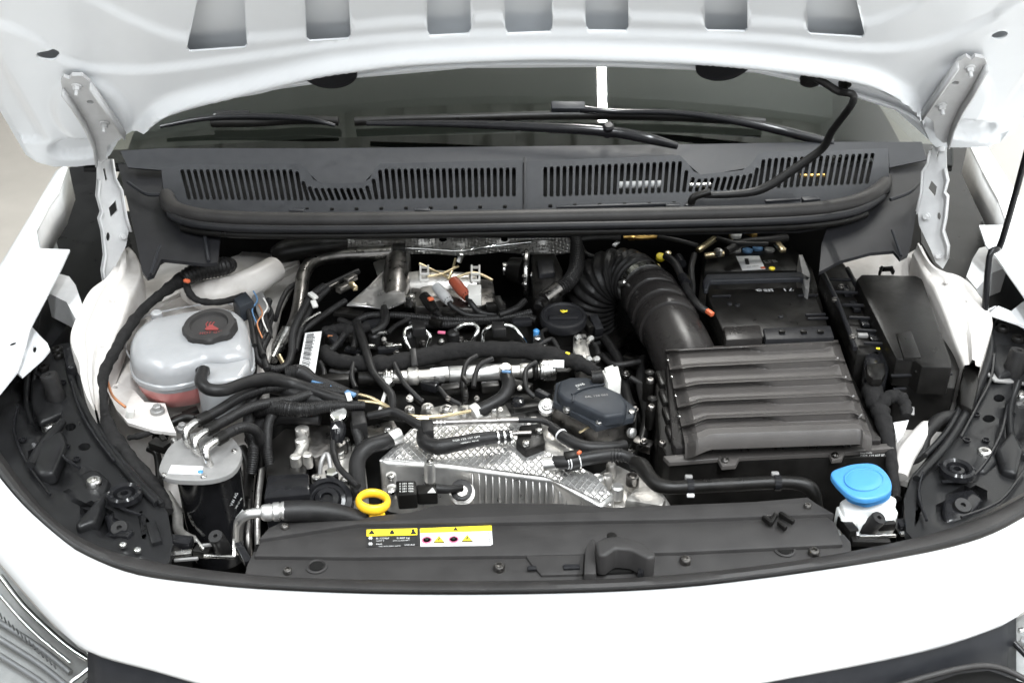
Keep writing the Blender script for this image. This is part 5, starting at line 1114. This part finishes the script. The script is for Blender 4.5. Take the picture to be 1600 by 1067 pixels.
# ------------------------------------------------------------------ air filter box
ab = part('air_filter_box', 'black ribbed air filter box with stepped lid')
AZ = .905
def air_pt(u, v):
    """lid surface: u across, v towards the front; five saw-tooth ribs that step forward half way across"""
    l = Vector((1040+30*v, 545+147*v)); r = Vector((1309+53*v, 531+151*v)); p = l.lerp(r, u); p.y -= 13*v*sst(0, .16, u)*sst(1, .93, u)
    c = interp([(0, 0), (.44, 0), (.56, 1), (.90, 1), (.97, .2), (1, 0)], u)
    n = v*5.0-.04; ph = n % 1.0
    if n < 0: h = 0
    else:
        d = .13+.24*c                               # length of the steep front face of a rib
        h = .012*(1-min(1, max(0, (ph-.07)/d)) + min(1, max(0, (ph-.90)/.085)))
        h += .0012*math.exp(-((ph-.04)/.03)**2)
    if v > .93: h = .011
    edge = min(u/.075, (1-u)/.05, (v+.004)/.03)
    return Z(p.x, p.y, AZ+h-.020*(1-sst(0, 1, edge)))
loft('lid', [[air_pt(i/84, j/150) for i in range(85)] for j in range(151)] + [[air_pt(i/84, 1)+Vector((0, -.006, -.008)) for i in range(85)], [air_pt(i/84, 1)+Vector((0, -.008, -.022)) for i in range(85)]], 'lid_grey', ab, ang=30)
prism('lid_skirt', [(1040, 560), (1062, 540), (1306, 537), (1366, 672), (1378, 684), (1376, 688), (1056, 700), (1050, 690)], AZ-.026, .03, 'airbox', ab, bev=.003)
fl_ = [(1036, 712), (1110, 704), (1250, 698), (1390, 692), (1398, 700), (1320, 706), (1316, 716), (1300, 718), (1296, 708), (1156, 714), (1150, 726), (1128, 728), (1122, 716), (1046, 722)]
prism('box_flange', fl_, AZ-.034, .007, 'lid_grey', ab, bev=.0015)
prism('box_base', [(1030, 690), (1024, 600), (1044, 552), (1310, 545), (1372, 660), (1400, 700), (1402, 712), (1046, 724)], AZ-.042, .16, 'black', ab, bev=.004)
for x, y in ((1133, 719), (1305, 711), (1035, 692), (1018, 636), (1016, 594)): bolt((x, y, AZ-.032), 6, 'dark_steel', ab, 'torx', name='screw')
for x in (1102, 1112, 1157, 1168, 1212, 1222, 1264, 1276, 1317, 1327):
    y = 692-(x-1100)*.035; tube('skirt_rib', [(x, y-12, AZ-.012), (x, y+2, AZ-.024), (x+1, y+14, AZ-.030)], 2, 'airbox', ab, seg=6)
for i, (x, y) in enumerate(((1044, 562), (1050, 588), (1056, 618), (1062, 650))):
    bolt((x, y, AZ-.012), 2.5, 'chrome', ab, 'pan', name='lid_pin'); bar('side_clip', (1028+i*5, 584+i*28, AZ-.04), (1036+i*5, 606+i*28, AZ-.04), 10, 14, 'black', ab, bev=.003)
for i in range(4): 
    x, y = 1307+i*12.3, 561+i*29.5; bar('lid_hook', (x-3, y+3, AZ+.004), (x+3, y-2, AZ+.006), 2, 2, 'plate_grey', ab, bev=0)
q0 = Z(1240, 720, AZ-.07); FPN = Vector((-.03, -.98, .18)).normalized(); fpq = (Z(1240, 712, AZ-.042)+Vector((0, -.002, -.006)), FPN)
for i, (s, x0, x1) in enumerate((('5WA 129', 1228, 1244), ('607', 1228, 1242), ('VW AG 04', 1226, 1246))): text(s, (x0, 714+5*i), (x1, 713.6+5*i), 0, 'print', ab, plane=fpq)
for i, (s, x0, x1) in enumerate((('PP-GF30 V19', 1250, 1282), ('5Q0 129 620', 1256, 1280), ('HW 09/21', 1258, 1280))): text(s, (x0, 713+5*i), (x1, 712.2+5*i), 0, 'print', ab, plane=fpq)
text('Filter MAN', (1344, 709), (1362, 708), 0, 'print', ab, plane=fpq); text('5WA 129 607 BF', (1344, 714), (1382, 712), 0, 'print', ab, plane=fpq)
# mount columns between engine and box
for x, y, h in ((1014, 592, 20), (1018, 636, 24), (1036, 690, 20)): lathe('mount_post', Z(x, y+6, .84), [(9, -30), (10, 0), (8, 4), (8, h), (5, h+2)], 'black', CAR, seg=14)
# ------------------------------------------------------------------ fuse box and cable duct
fb = part('fuse_box', 'black fuse box with raised lid beside the wing rail')
prism('fuse_base', [(1345, 440), (1445, 432), (1500, 575), (1492, 606), (1400, 600)], .885, .10, 'black', fb, bev=.004)
prism('fuse_lid', [(1338, 436), (1346, 428), (1432, 430), (1442, 436), (1486, 560), (1488, 574), (1440, 572), (1428, 560), (1400, 560)], .935, .05, 'black', fb, bev=.004, seg=2)
prism('lid_ridge', [(1400, 520), (1424, 516), (1440, 558), (1412, 558)], .938, .006, 'black', fb, bev=.002)
for a, b in (((1374, 428), (1378, 418)), ((1396, 427), (1392, 418)), ((1374, 421), (1396, 420))): bar('lid_clip', (*a, .93), (*b, .935), 4, 8, 'black', fb)
for x in (1432, 1452): tube('lid_hook', [(x, 580, .92), (x+4, 590, .905), (x+8, 598, .90)], 2.5, 'black', fb, seg=6)
bar('fuse_lip', (1392, 587, .905), (1488, 584, .905), 5, 4, 'cowl_dark', fb); bar('fuse_lip', (1395, 608, .89), (1416, 607, .89), 4, 4, 'cowl_dark', fb); bar('fuse_lip', (1456, 606, .89), (1480, 604, .89), 4, 4, 'cowl_dark', fb)
cdct = part('cable_duct', 'black ribbed cable duct between battery and fuse box')
prism('duct_body', [(1282, 420), (1316, 408), (1336, 432), (1388, 540), (1376, 556), (1338, 552), (1316, 500)], .905, .08, 'black', cdct, bev=.004)
for i in range(6):
    x0, y0 = 1292+i*11.5, 436+i*20; bar('duct_strap', (x0, y0, .915), (x0+46, y0+2, .918), 4, 5, 'cowl_dark', cdct)
for i in range(4):
    x0, y0 = 1304+i*14, 448+i*24; bar('duct_slot', (x0+14, y0, .91), (x0+22, y0+14, .91), 12, 6, 'gloss_black', cdct)
tube('duct_edge', [(1324, 420, .918), (1350, 470, .918), (1380, 530, .915)], 4, 'cowl_dark', cdct, seg=8); tube('duct_edge', [(1285, 425, .918), (1312, 480, .915), (1336, 545, .912)], 4, 'cowl_dark', cdct, seg=8)
for p in ((1314, 448), (1304, 468), (1332, 526)): bolt((*p, .918), 5, 'dark_steel', cdct, 'hex')
prism('duct_plug', [(1350, 568), (1352, 552), (1370, 545), (1388, 552), (1390, 576), (1384, 592), (1366, 598), (1352, 588)], .905, .05, 'gloss_black', cdct, bev=.005, seg=3)
prism('plug_face', [(1354, 568), (1382, 566), (1384, 582), (1378, 592), (1364, 592), (1355, 584)], .915, .012, 'black', cdct, bev=.002); bar('plug_tab', (1340, 524, .92), (1356, 524, .92), 8, 6, 'plate_grey', cdct); bar('yellow_mark', (1369, 544, .916), (1375, 545, .916), 3, 2, 'label_yellow', cdct)
hose('wiring_loom', [(1362, 592, .89), (1366, 620, .885), (1378, 650, .875), (1388, 690, .865), (1394, 730, .855), (1400, 780, .84)], [13, 15, 14, 11, 9, 8], mt='foam', seg=12, label='foam wrapped loom dropping from the cable duct')
hose('wiring_loom', [(1370, 640, .88), (1386, 622, .892), (1404, 620, .892), (1414, 632, .888), (1416, 650, .88)], [10, 11, 11, 10, 8], mt='foam', seg=12, label='foam wrapped loom looping beside the fuse box')
prism('tag_label', [(1396, 660), (1420, 656), (1412, 678), (1402, 690)], .875, .003, 'label_white', CAR, bev=0, label='white paper tag on the loom'); bar('grey_tag', (1424, 636, .88), (1424, 648, .878), 9, 3, 'plate_grey', CAR)
tube('white_sleeve', [(1448, 668, .86), (1430, 690, .86), (1414, 715, .855), (1408, 745, .845)], [12, 14, 15, 10], 'inner_white', CAR, seg=12, label='white wrapped sleeve beside the headlamp carrier')
hose('rubber_hose', [(1505, 650, .855), (1470, 655, .865), (1446, 680, .86), (1440, 710, .85), (1412, 725, .845)], [10, 11, 10, 8, 6], seg=12)
prism('rail_stop', [(1510, 568), (1528, 562), (1530, 600), (1520, 640), (1500, 630), (1500, 600)], .885, .03, 'black', CAR, bev=.004)
# ------------------------------------------------------------------ washer filler
wf = part('washer_filler', 'bright blue flip cap on a white washer filler neck')
prism('filler_neck', [(1312, 782), (1330, 772), (1388, 770), (1402, 778), (1398, 796), (1320, 800)], .872, .05, 'neck_white', wf, bev=.004)
prism('neck_plate', [(1306, 790), (1396, 784), (1404, 800), (1396, 812), (1316, 812)], .862, .03, 'neck_white', wf, bev=.003)
prism('cap_base', [(1302, 742), (1316, 760), (1328, 776), (1356, 784), (1384, 776), (1394, 768), (1392, 756), (1370, 735)], .892, .010, 'blue', wf, bev=.005, seg=3)
cp_ = [tuple(p)[:2] for p in cr([(1298, 740, 0), (1318, 728, 0), (1342, 723, 0), (1366, 724, 0), (1384, 736, 0), (1394, 756, 0), (1386, 771, 0), (1354, 779, 0), (1324, 770, 0)], 4, closed=True)]
prism('flip_cap', cp_, .903, .008, 'blue', wf, bev=.003, seg=3); shell('cap_dome', [(a, b) for a, b in ell(1350, 748, 34, 20, 28)], .9035, [(.5, -.0012), (.9, -.001), (1.0, .001)], 'blue', wf)
# ------------------------------------------------------------------ prop rod and washer hose of the hood
pr = part('prop_rod', 'thin black rod holding the hood up')
tube('rod', [YP(1640, 90, .52), YP(1605, 235, .56), (1566, 375, 1.03), (1556, 390, 1.02), (1546, 402, 1.01), (1538, 495, .91)], [5, 5, 5, 5.5, 5, 5], 'gloss_black', pr, seg=12, sub=3)
bar('rod_seat', (1530, 500, .892), (1552, 497, .892), 12, 14, 'black', pr); bar('rod_clip', (1538, 488, .905), (1556, 480, .905), 3, 5, 'label_white', pr)
wh = part('washer_hose', 'black washer hose hanging from hood to cowl')
tube('hose', [PL(1262, 118, HP0+HN*.004, HN), PL(1285, 128, HP0+HN*.012, HN), PL(1310, 143, HP0+HN*.02, HN), PL(1332, 148, HP0+HN*.03, HN), YP(1330, 165, .70), YP(1300, 205, .76), YP(1285, 232, .79), YP(1240, 265, .80), YP(1190, 296, .80), YP(1140, 304, .80), YP(1100, 305, .80)], [5, 6, 6, 6, 6, 6, 6.5, 7, 7, 6, 5], 'rubber', wh, seg=10, sub=6)
lathe('grommet', PL(1268, 124, HP0+HN*.004, HN), [(18, -4), (18, 4), (13, 8), (6, 9)], 'black', wh, axis=HN, seg=18); lathe('grommet', PL(1320, 132, HP0+HN*.0, HN), [(10, -4), (10, 3), (4, 5), (4, 14)], 'black', wh, axis=HN, seg=16)
tube('hose_union', [YP(1110, 300, .80), YP(1085, 308, .80), YP(1080, 318, .80)], 6, 'black', wh, seg=10)
# ------------------------------------------------------------------ radiator cover with warning stickers and latch
rc = part('radiator_cover', 'dark grey radiator cover with warning stickers')
prism('cover_ledge', [(404, 842), (420, 824), (440, 815), (560, 812), (580, 806), (606, 803), (640, 800), (680, 789), (760, 785), (880, 786), (960, 792), (1060, 788), (1180, 783), (1262, 776), (1276, 786), (1300, 800), (1304, 802), (1060, 811), (820, 815), (560, 818)], .874, .03, 'cover', rc, bev=.004)
prism('cover_mid', [(396, 868), (408, 842), (430, 826), (560, 822), (820, 819), (1060, 813), (1290, 804), (1306, 816), (1318, 850), (1060, 862), (820, 867), (560, 870)], .868, .03, 'cover', rc, bev=.003)
prism('cover_front', [(380, 905), (386, 880), (396, 860), (560, 859), (820, 858), (1060, 851), (1300, 840), (1318, 832), (1330, 846), (1332, 884), (1060, 918), (820, 926), (560, 924)], .862, .04, 'cover', rc, bev=.003)
tube('cover_bead', [(442, 822, .871), (560, 819, .871), (820, 816, .871), (1060, 810, .871), (1290, 802, .871)], 2.2, 'cover', rc, seg=8)
for x, y in ((495, 885), (864, 864), (1226, 859)): 
    lathe('cover_hole', Z(x, y, .8625), [(17, -3), (17, 1.5), (14, 2.5), (12, 0), (11, -8)], 'cover', rc, seg=24); lathe('hole_shade_disc', Z(x, y+1, .8605), [(11, 1.0), (11, 3.2), (0, 3.3)], 'deep_black', rc, seg=20)  # black disc on the cover paints the shade inside each hole
for x, y, r in ((449, 891, 7), (780, 886, 9), (1071, 875, 9), (1272, 862, 9), (445, 822, 6), (1262, 790, 6)): bolt((x, y, .866 if y > 840 else .877), r, 'dark_steel', rc, 'torx', name='screw')
prism('latch_plate', [(810, 852), (818, 842), (902, 842), (914, 858), (912, 896), (846, 898), (830, 880)], .866, .01, 'cover', rc, bev=.002)
bar('latch_slot', (824, 888, .867), (838, 887, .867), 8, 4, 'cowl_dark', rc); bar('latch_slot', (880, 886, .868), (906, 885, .868), 10, 4, 'cowl_dark', rc)
la = part('hood_latch', 'black hood release lever on the radiator cover')
prism('latch_recess', [(914, 846), (990, 838), (998, 862), (990, 892), (912, 896)], .8665, .006, 'deep_black', la, bev=.002)
prism('latch_cheek', [(912, 896), (914, 858), (922, 842), (930, 840), (932, 896)], .884, .03, 'cover', la, bev=.003)
prism('latch_cheek', [(996, 896), (1000, 872), (1006, 872), (1006, 892)], .88, .02, 'gloss_black', la, bev=.002)
prism('release_lever', [(930, 846), (944, 838), (966, 836), (990, 842), (1010, 850), (1024, 862), (1024, 870), (1012, 872), (986, 858), (962, 856), (946, 868), (934, 866)], .902, .032, 'cover', la, bev=.004, seg=3)
lathe('lever_pivot', Z(956, 840, .895), [(8, -6), (8, 5), (5, 6)], 'black', la, seg=14)
for p, q in (((1192, 808), (1206, 818)), ((1204, 818), (1212, 804)), ((1218, 802), (1240, 816)), ((1216, 816), (1228, 826))): bar('broken_clip', (*p, .876), (*q, .876), 7, 9, 'black', rc)
# stickers
SZ_ = .8682
decal('sticker', [(573, 829), (652, 827), (653, 852), (573, 855)], SZ_, 'ink', rc, label='black and yellow refrigerant sticker'); decal('sticker_band', [(573, 828.5), (652, 826.5), (652, 836.5), (573, 838.5)], SZ_, 'label_yellow', rc, lift=.0016)
def tri(cx, cy, w, h, mt, lift): decal('warning_triangle', [(cx-w, cy+h), (cx, cy-h), (cx+w, cy+h)], SZ_, mt, rc, lift=lift)
tri(581, 832.5, 5, 3.4, 'ink', .0024); decal('flame_symbol', [(609, 836), (610, 832), (613, 829), (616, 833), (616, 836)], SZ_, 'ink', rc, lift=.0024); decal('figure_symbol', [(641, 836), (644, 832), (643, 829), (647, 828), (648, 832), (651, 835.5)], SZ_, 'ink', rc, lift=.0024)
text('R-1234yf', (588, 844), (608, 843.5), SZ_, 'label_white', rc, lift=.0022, name='sticker_lettering'); text('0,460 kg', (620, 843.6), (640, 843), SZ_, 'label_white', rc, lift=.0022, name='sticker_lettering')
text('GWP 4', (588, 847.6), (600, 847.3), SZ_, 'label_white', rc, lift=.0022, name='sticker_lettering'); text('CO2 eq 0,00184 t', (614, 847.2), (640, 846.4), SZ_, 'label_white', rc, lift=.0022, name='sticker_lettering')
text('PAG', (588, 853), (597, 852.7), SZ_, 'label_white', rc, lift=.0022, name='sticker_lettering'); text('SAE J639 J2842 J2845', (592, 856), (626, 855), SZ_, 'label_white', rc, lift=.0022, name='sticker_lettering', h=2.2); text('VW AG', (632, 854.4), (648, 853.6), SZ_, 'label_white', rc, lift=.0022, name='sticker_lettering')
for x, y in ((579, 842), (579, 851)): 
    for k in range(3):
        a = math.pi*k/3; decal('snow_symbol', [(x-3.4*math.cos(a)-.5*math.sin(a), y-2.6*math.sin(a)+.5*math.cos(a)), (x+3.4*math.cos(a)-.5*math.sin(a), y+2.6*math.sin(a)+.5*math.cos(a)), (x+3.4*math.cos(a)+.5*math.sin(a), y+2.6*math.sin(a)-.5*math.cos(a)), (x-3.4*math.cos(a)+.5*math.sin(a), y-2.6*math.sin(a)-.5*math.cos(a))], SZ_, 'label_white', rc, lift=.0022)
decal('sticker', [(656, 827), (768, 822.5), (770, 850), (766, 852.5), (657, 854)], SZ_, 'label_white', rc, label='white and yellow warning sticker'); decal('sticker_band', [(656.4, 826.6), (768, 822), (768.6, 830), (656.6, 833.5)], SZ_, 'label_yellow', rc, lift=.0016)
tri(712, 827.5, 4, 2.6, 'ink', .0024)
for x, y in ((667, 843.5), (709, 842.5)):
    lathe('ban_ring', Z(x, y, SZ_+.0012), [(8, 0), (8, .8), (6.2, .8), (6.2, 0)], 'pink', rc, seg=20); decal('hand_symbol', [(x-2.4, y+2), (x-2, y-2), (x+1.4, y-2.8), (x+2.6, y), (x+1.2, y+2.4)], SZ_, 'ink', rc, lift=.0024)
for x, y in ((686, 843.5), (730, 841.8)): tri(x, y, 9, 5.6, 'ink', .0018); tri(x, y+.3, 7.4, 4.4, 'label_yellow', .0026); decal('bolt_symbol', [(x-1.5, y+3), (x-.5, y-1.5), (x+1.5, y-1), (x+.6, y+3.4)], SZ_, 'ink', rc, lift=.0034)
text('Warnung', (744, 839), (760, 838.2), SZ_, 'ink', rc, lift=.0022, name='sticker_lettering'); text('LOI', (746, 848), (755, 847.7), SZ_, 'ink', rc, lift=.0022, name='sticker_lettering'); text('5WA 010 705', (767, 850), (765.5, 832), SZ_, 'ink', rc, lift=.0022, name='sticker_lettering')
# dark understructure in front of the engine and behind the carriers
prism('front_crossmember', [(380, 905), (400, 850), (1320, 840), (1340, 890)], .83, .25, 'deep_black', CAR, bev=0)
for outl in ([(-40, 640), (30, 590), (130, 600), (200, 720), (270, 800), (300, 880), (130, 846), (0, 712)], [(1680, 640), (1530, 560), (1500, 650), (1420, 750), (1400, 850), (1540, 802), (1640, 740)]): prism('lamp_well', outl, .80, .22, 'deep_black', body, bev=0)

# ================================================================== the crowd of small lines, clips and brackets between the big parts
ln = part('line_bundle', 'braided black lines between coolant tank and engine')
for pts, r, c in (([(506, 448, .90), (488, 462, .90), (472, 488, .895), (458, 520, .885), (456, 552, .875), (446, 572, .872), (424, 576, .875), (404, 562, .885), (400, 534, .895), (406, 506, .90)], 6.5, (3, .13)),
                  ([(512, 452, .895), (494, 470, .892), (480, 492, .888), (468, 520, .88), (462, 548, .872)], 5.5, (3, .13)),
                  ([(560, 424, .895), (530, 438, .895), (506, 450, .898)], 5, None), ([(540, 470, .89), (515, 486, .885), (490, 504, .88), (470, 520, .872)], 5, None),
                  ([(420, 600, .88), (398, 618, .88), (388, 660, .87), (396, 700, .85), (392, 740, .82)], 9, (3.2, .1)), ([(420, 470, .91), (414, 492, .905), (420, 520, .895), (410, 548, .888), (418, 578, .882)], 6, (3, .12)),
                  ([(432, 640, .875), (420, 660, .87), (418, 700, .85), (424, 740, .82)], 8, (3.2, .1)), ([(470, 440, .885), (452, 450, .89), (440, 470, .885), (430, 500, .88)], 4, None)):
    tube('line', pts, r, 'rubber', ln, seg=10, corr=c)
for p, q in (((484, 458, .912), (494, 466, .91)), ((489, 470, .905), (493, 480, .90))): bar('white_clip', p, q, 9, 5, 'pale_plug', ln)
for p, w, h in (((548, 436, .90), 10, 9), ((536, 450, .895), 12, 10), ((520, 446, .895), 8, 8)): bar('line_bracket', (p[0]-8, p[1]+4, p[2]), (p[0]+8, p[1]-4, p[2]), w, h, 'dark_steel', ln)
bar('brass_clip', (548, 442, .905), (556, 452, .90), 8, 7, 'gold', ln)
tube('bright_line', [(470, 512, .885), (480, 500, .888), (500, 488, .89)], 2.4, 'steel', ln, seg=8); tube('bright_line', [(436, 555, .86), (444, 570, .85)], 4, 'gold', ln, seg=8)
for i, (x, y) in enumerate(((396, 455), (412, 466), (420, 476), (404, 476))): tube('thin_wire', [(x, y, .925), (x+6, y+14, .92), (x-2, y+30, .915), (x+6, y+52, .905)], 1.3, ('blue_tape', 'pale_plug', 'rubber', 'copper')[i], ln, seg=6)
cl2 = eng
for p, q, w, h, mt in (((512, 520, .868), (530, 538, .866), 14, 12, 'cowl_dark'), ((545, 528, .868), (570, 526, .868), 12, 14, 'black'), ((590, 548, .866), (622, 544, .866), 10, 10, 'cowl_dark'), ((540, 545, .862), (575, 552, .862), 10, 8, 'gloss_black'),
                       ((672, 500, .878), (690, 506, .876), 12, 10, 'black'), ((690, 488, .882), (712, 492, .88), 8, 9, 'black'), ((760, 480, .88), (790, 478, .88), 14, 12, 'black'), ((776, 466, .888), (786, 488, .88), 12, 12, 'black'), ((800, 505, .872), (830, 502, .872), 14, 10, 'cowl_dark'),
                       ((842, 478, .88), (860, 486, .876), 12, 12, 'black'), ((690, 610, .85), (720, 606, .85), 18, 14, 'black'), ((660, 600, .85), (684, 606, .85), 14, 14, 'gloss_black'), ((640, 618, .848), (660, 630, .845), 10, 12, 'dark_steel'), ((752, 606, .852), (780, 604, .852), 16, 14, 'black'),
                       ((800, 600, .852), (830, 608, .852), 18, 12, 'black'), ((726, 606, .872), (728, 622, .866), 9, 8, 'black'), ((722, 588, .885), (732, 600, .88), 8, 7, 'black'), ((500, 596, .866), (546, 594, .866), 20, 16, 'black'), ((484, 606, .87), (500, 612, .868), 10, 8, 'gloss_black'),
                       ((910, 500, .868), (924, 516, .862), 10, 14, 'black'), ((926, 498, .86), (936, 520, .85), 14, 18, 'cowl_dark'), ((800, 640, .858), (846, 634, .858), 12, 10, 'black'), ((838, 612, .862), (858, 622, .86), 10, 12, 'cowl_dark')):
    bar('bracket', p, q, w, h, mt, cl2, bev=.002)
for p in ((568, 533), (600, 530), (620, 552), (520, 556), (690, 533), (728, 536), (838, 548), (640, 622), (700, 622), (745, 622), (782, 640), (812, 606), (505, 604)): bolt((*p, .872), rnd.uniform(4, 6), rnd.choice(('steel', 'dark_steel', 'cast')), cl2, 'hex')
for p in ((596, 520), (574, 541), (612, 541)): bar('chrome_fitting', (p[0]-9, p[1]+1, .872), (p[0]+9, p[1]-1, .872), 6, 6, 'steel', cl2)
for pts, r in (([(530, 500, .876), (548, 508, .876), (556, 524, .874), (552, 545, .87)], 5), ([(600, 480, .89), (604, 496, .886), (598, 510, .88), (580, 520, .876)], 5.5), ([(640, 498, .874), (620, 508, .874), (606, 520, .872)], 4), ([(842, 540, .87), (862, 530, .874), (872, 545, .872), (880, 556, .87)], 4),
               ([(860, 512, .868), (846, 520, .872), (852, 536, .87)], 3.5), ([(686, 606, .862), (700, 622, .858), (720, 632, .852)], 4), ([(820, 470, .885), (806, 482, .882), (780, 492, .878)], 5), ([(516, 580, .868), (540, 584, .868), (556, 578, .868)], 4), ([(912, 530, .86), (930, 540, .858), (936, 556, .858)], 4)):
    tube('lead', pts, r, 'rubber', cl2, seg=8)
# dim things in the gap beside the air filter box and behind the pump
gp = gb
for p, q, w, h, mt in (((960, 600, .78), (985, 640, .78), 20, 20, 'black'), ((975, 560, .76), (1010, 570, .76), 18, 18, 'dark_steel'), ((950, 540, .76), (980, 520, .76), 24, 18, 'black'), ((990, 690, .79), (1020, 700, .79), 20, 16, 'dark_steel'), ((1000, 650, .77), (1010, 680, .77), 14, 20, 'black')): bar('dim_bracket', p, q, w, h, mt, gp, bev=.003)
for pts, r in (([(945, 530, .80), (965, 560, .80), (975, 600, .79), (985, 640, .79)], 8), ([(1005, 560, .80), (1000, 600, .80), (1010, 650, .80), (1000, 700, .79)], 7), ([(940, 555, .82), (960, 570, .82), (1000, 565, .82)], 5), ([(985, 590, .81), (1010, 610, .80), (1015, 660, .80)], 5)): tube('dim_hose', pts, r, 'rubber', gp, seg=10)
for p in ((978, 585), (992, 640), (1006, 690), (985, 705)): bolt((*p, .81), 6, 'dark_steel', gp, 'hex')
# tank level marks and seam
tube('tank_seam', [Z(a, b, TZ-.041)+(Z(a, b, TZ-.041)-Z(300, 530, TZ-.041))*.035 for a, b in top+top[:1]], 1.6, 'tank', tank, seg=6, sub=1)
# black lines and brackets added to paint the shade between filter, bracket and tank
for pts, r in (([(262, 664, .84), (290, 652, .845), (318, 656, .845), (340, 650, .85)], 8), ([(232, 700, .82), (246, 712, .815), (250, 760, .80)], 6), ([(380, 640, .84), (392, 600, .85), (396, 560, .85)], 9), ([(378, 700, .80), (388, 730, .79), (384, 780, .78)], 8)):
    tube('line', pts, r, 'black', ln, seg=10)
for p, q, w, h in (((286, 650, .845), (310, 640, .85), 14, 10), ((240, 684, .835), (262, 678, .84), 16, 12), ((395, 640, .85), (412, 668, .84), 18, 18)): bar('line_bracket', p, q, w, h, 'black', ln)
# spot-weld dimples and sealer on the rails, bolts on the white inner wing
for p in ((176, 470, .962), (160, 540, .945), (1512, 470, .953), (1478, 440, .953)): bolt(p, 3.5, 'inner_white', body, 'pan', name='weld_dimple')
# flat disc line moulded into the washer cap, ridge on its lip
tube('cap_ring', [Z(a, b, .9045) for a, b in ell(1350, 749, 30, 17, 28)+[ell(1350, 749, 30, 17, 28)[0]]], 1.2, 'blue', wf, seg=6, sub=1)
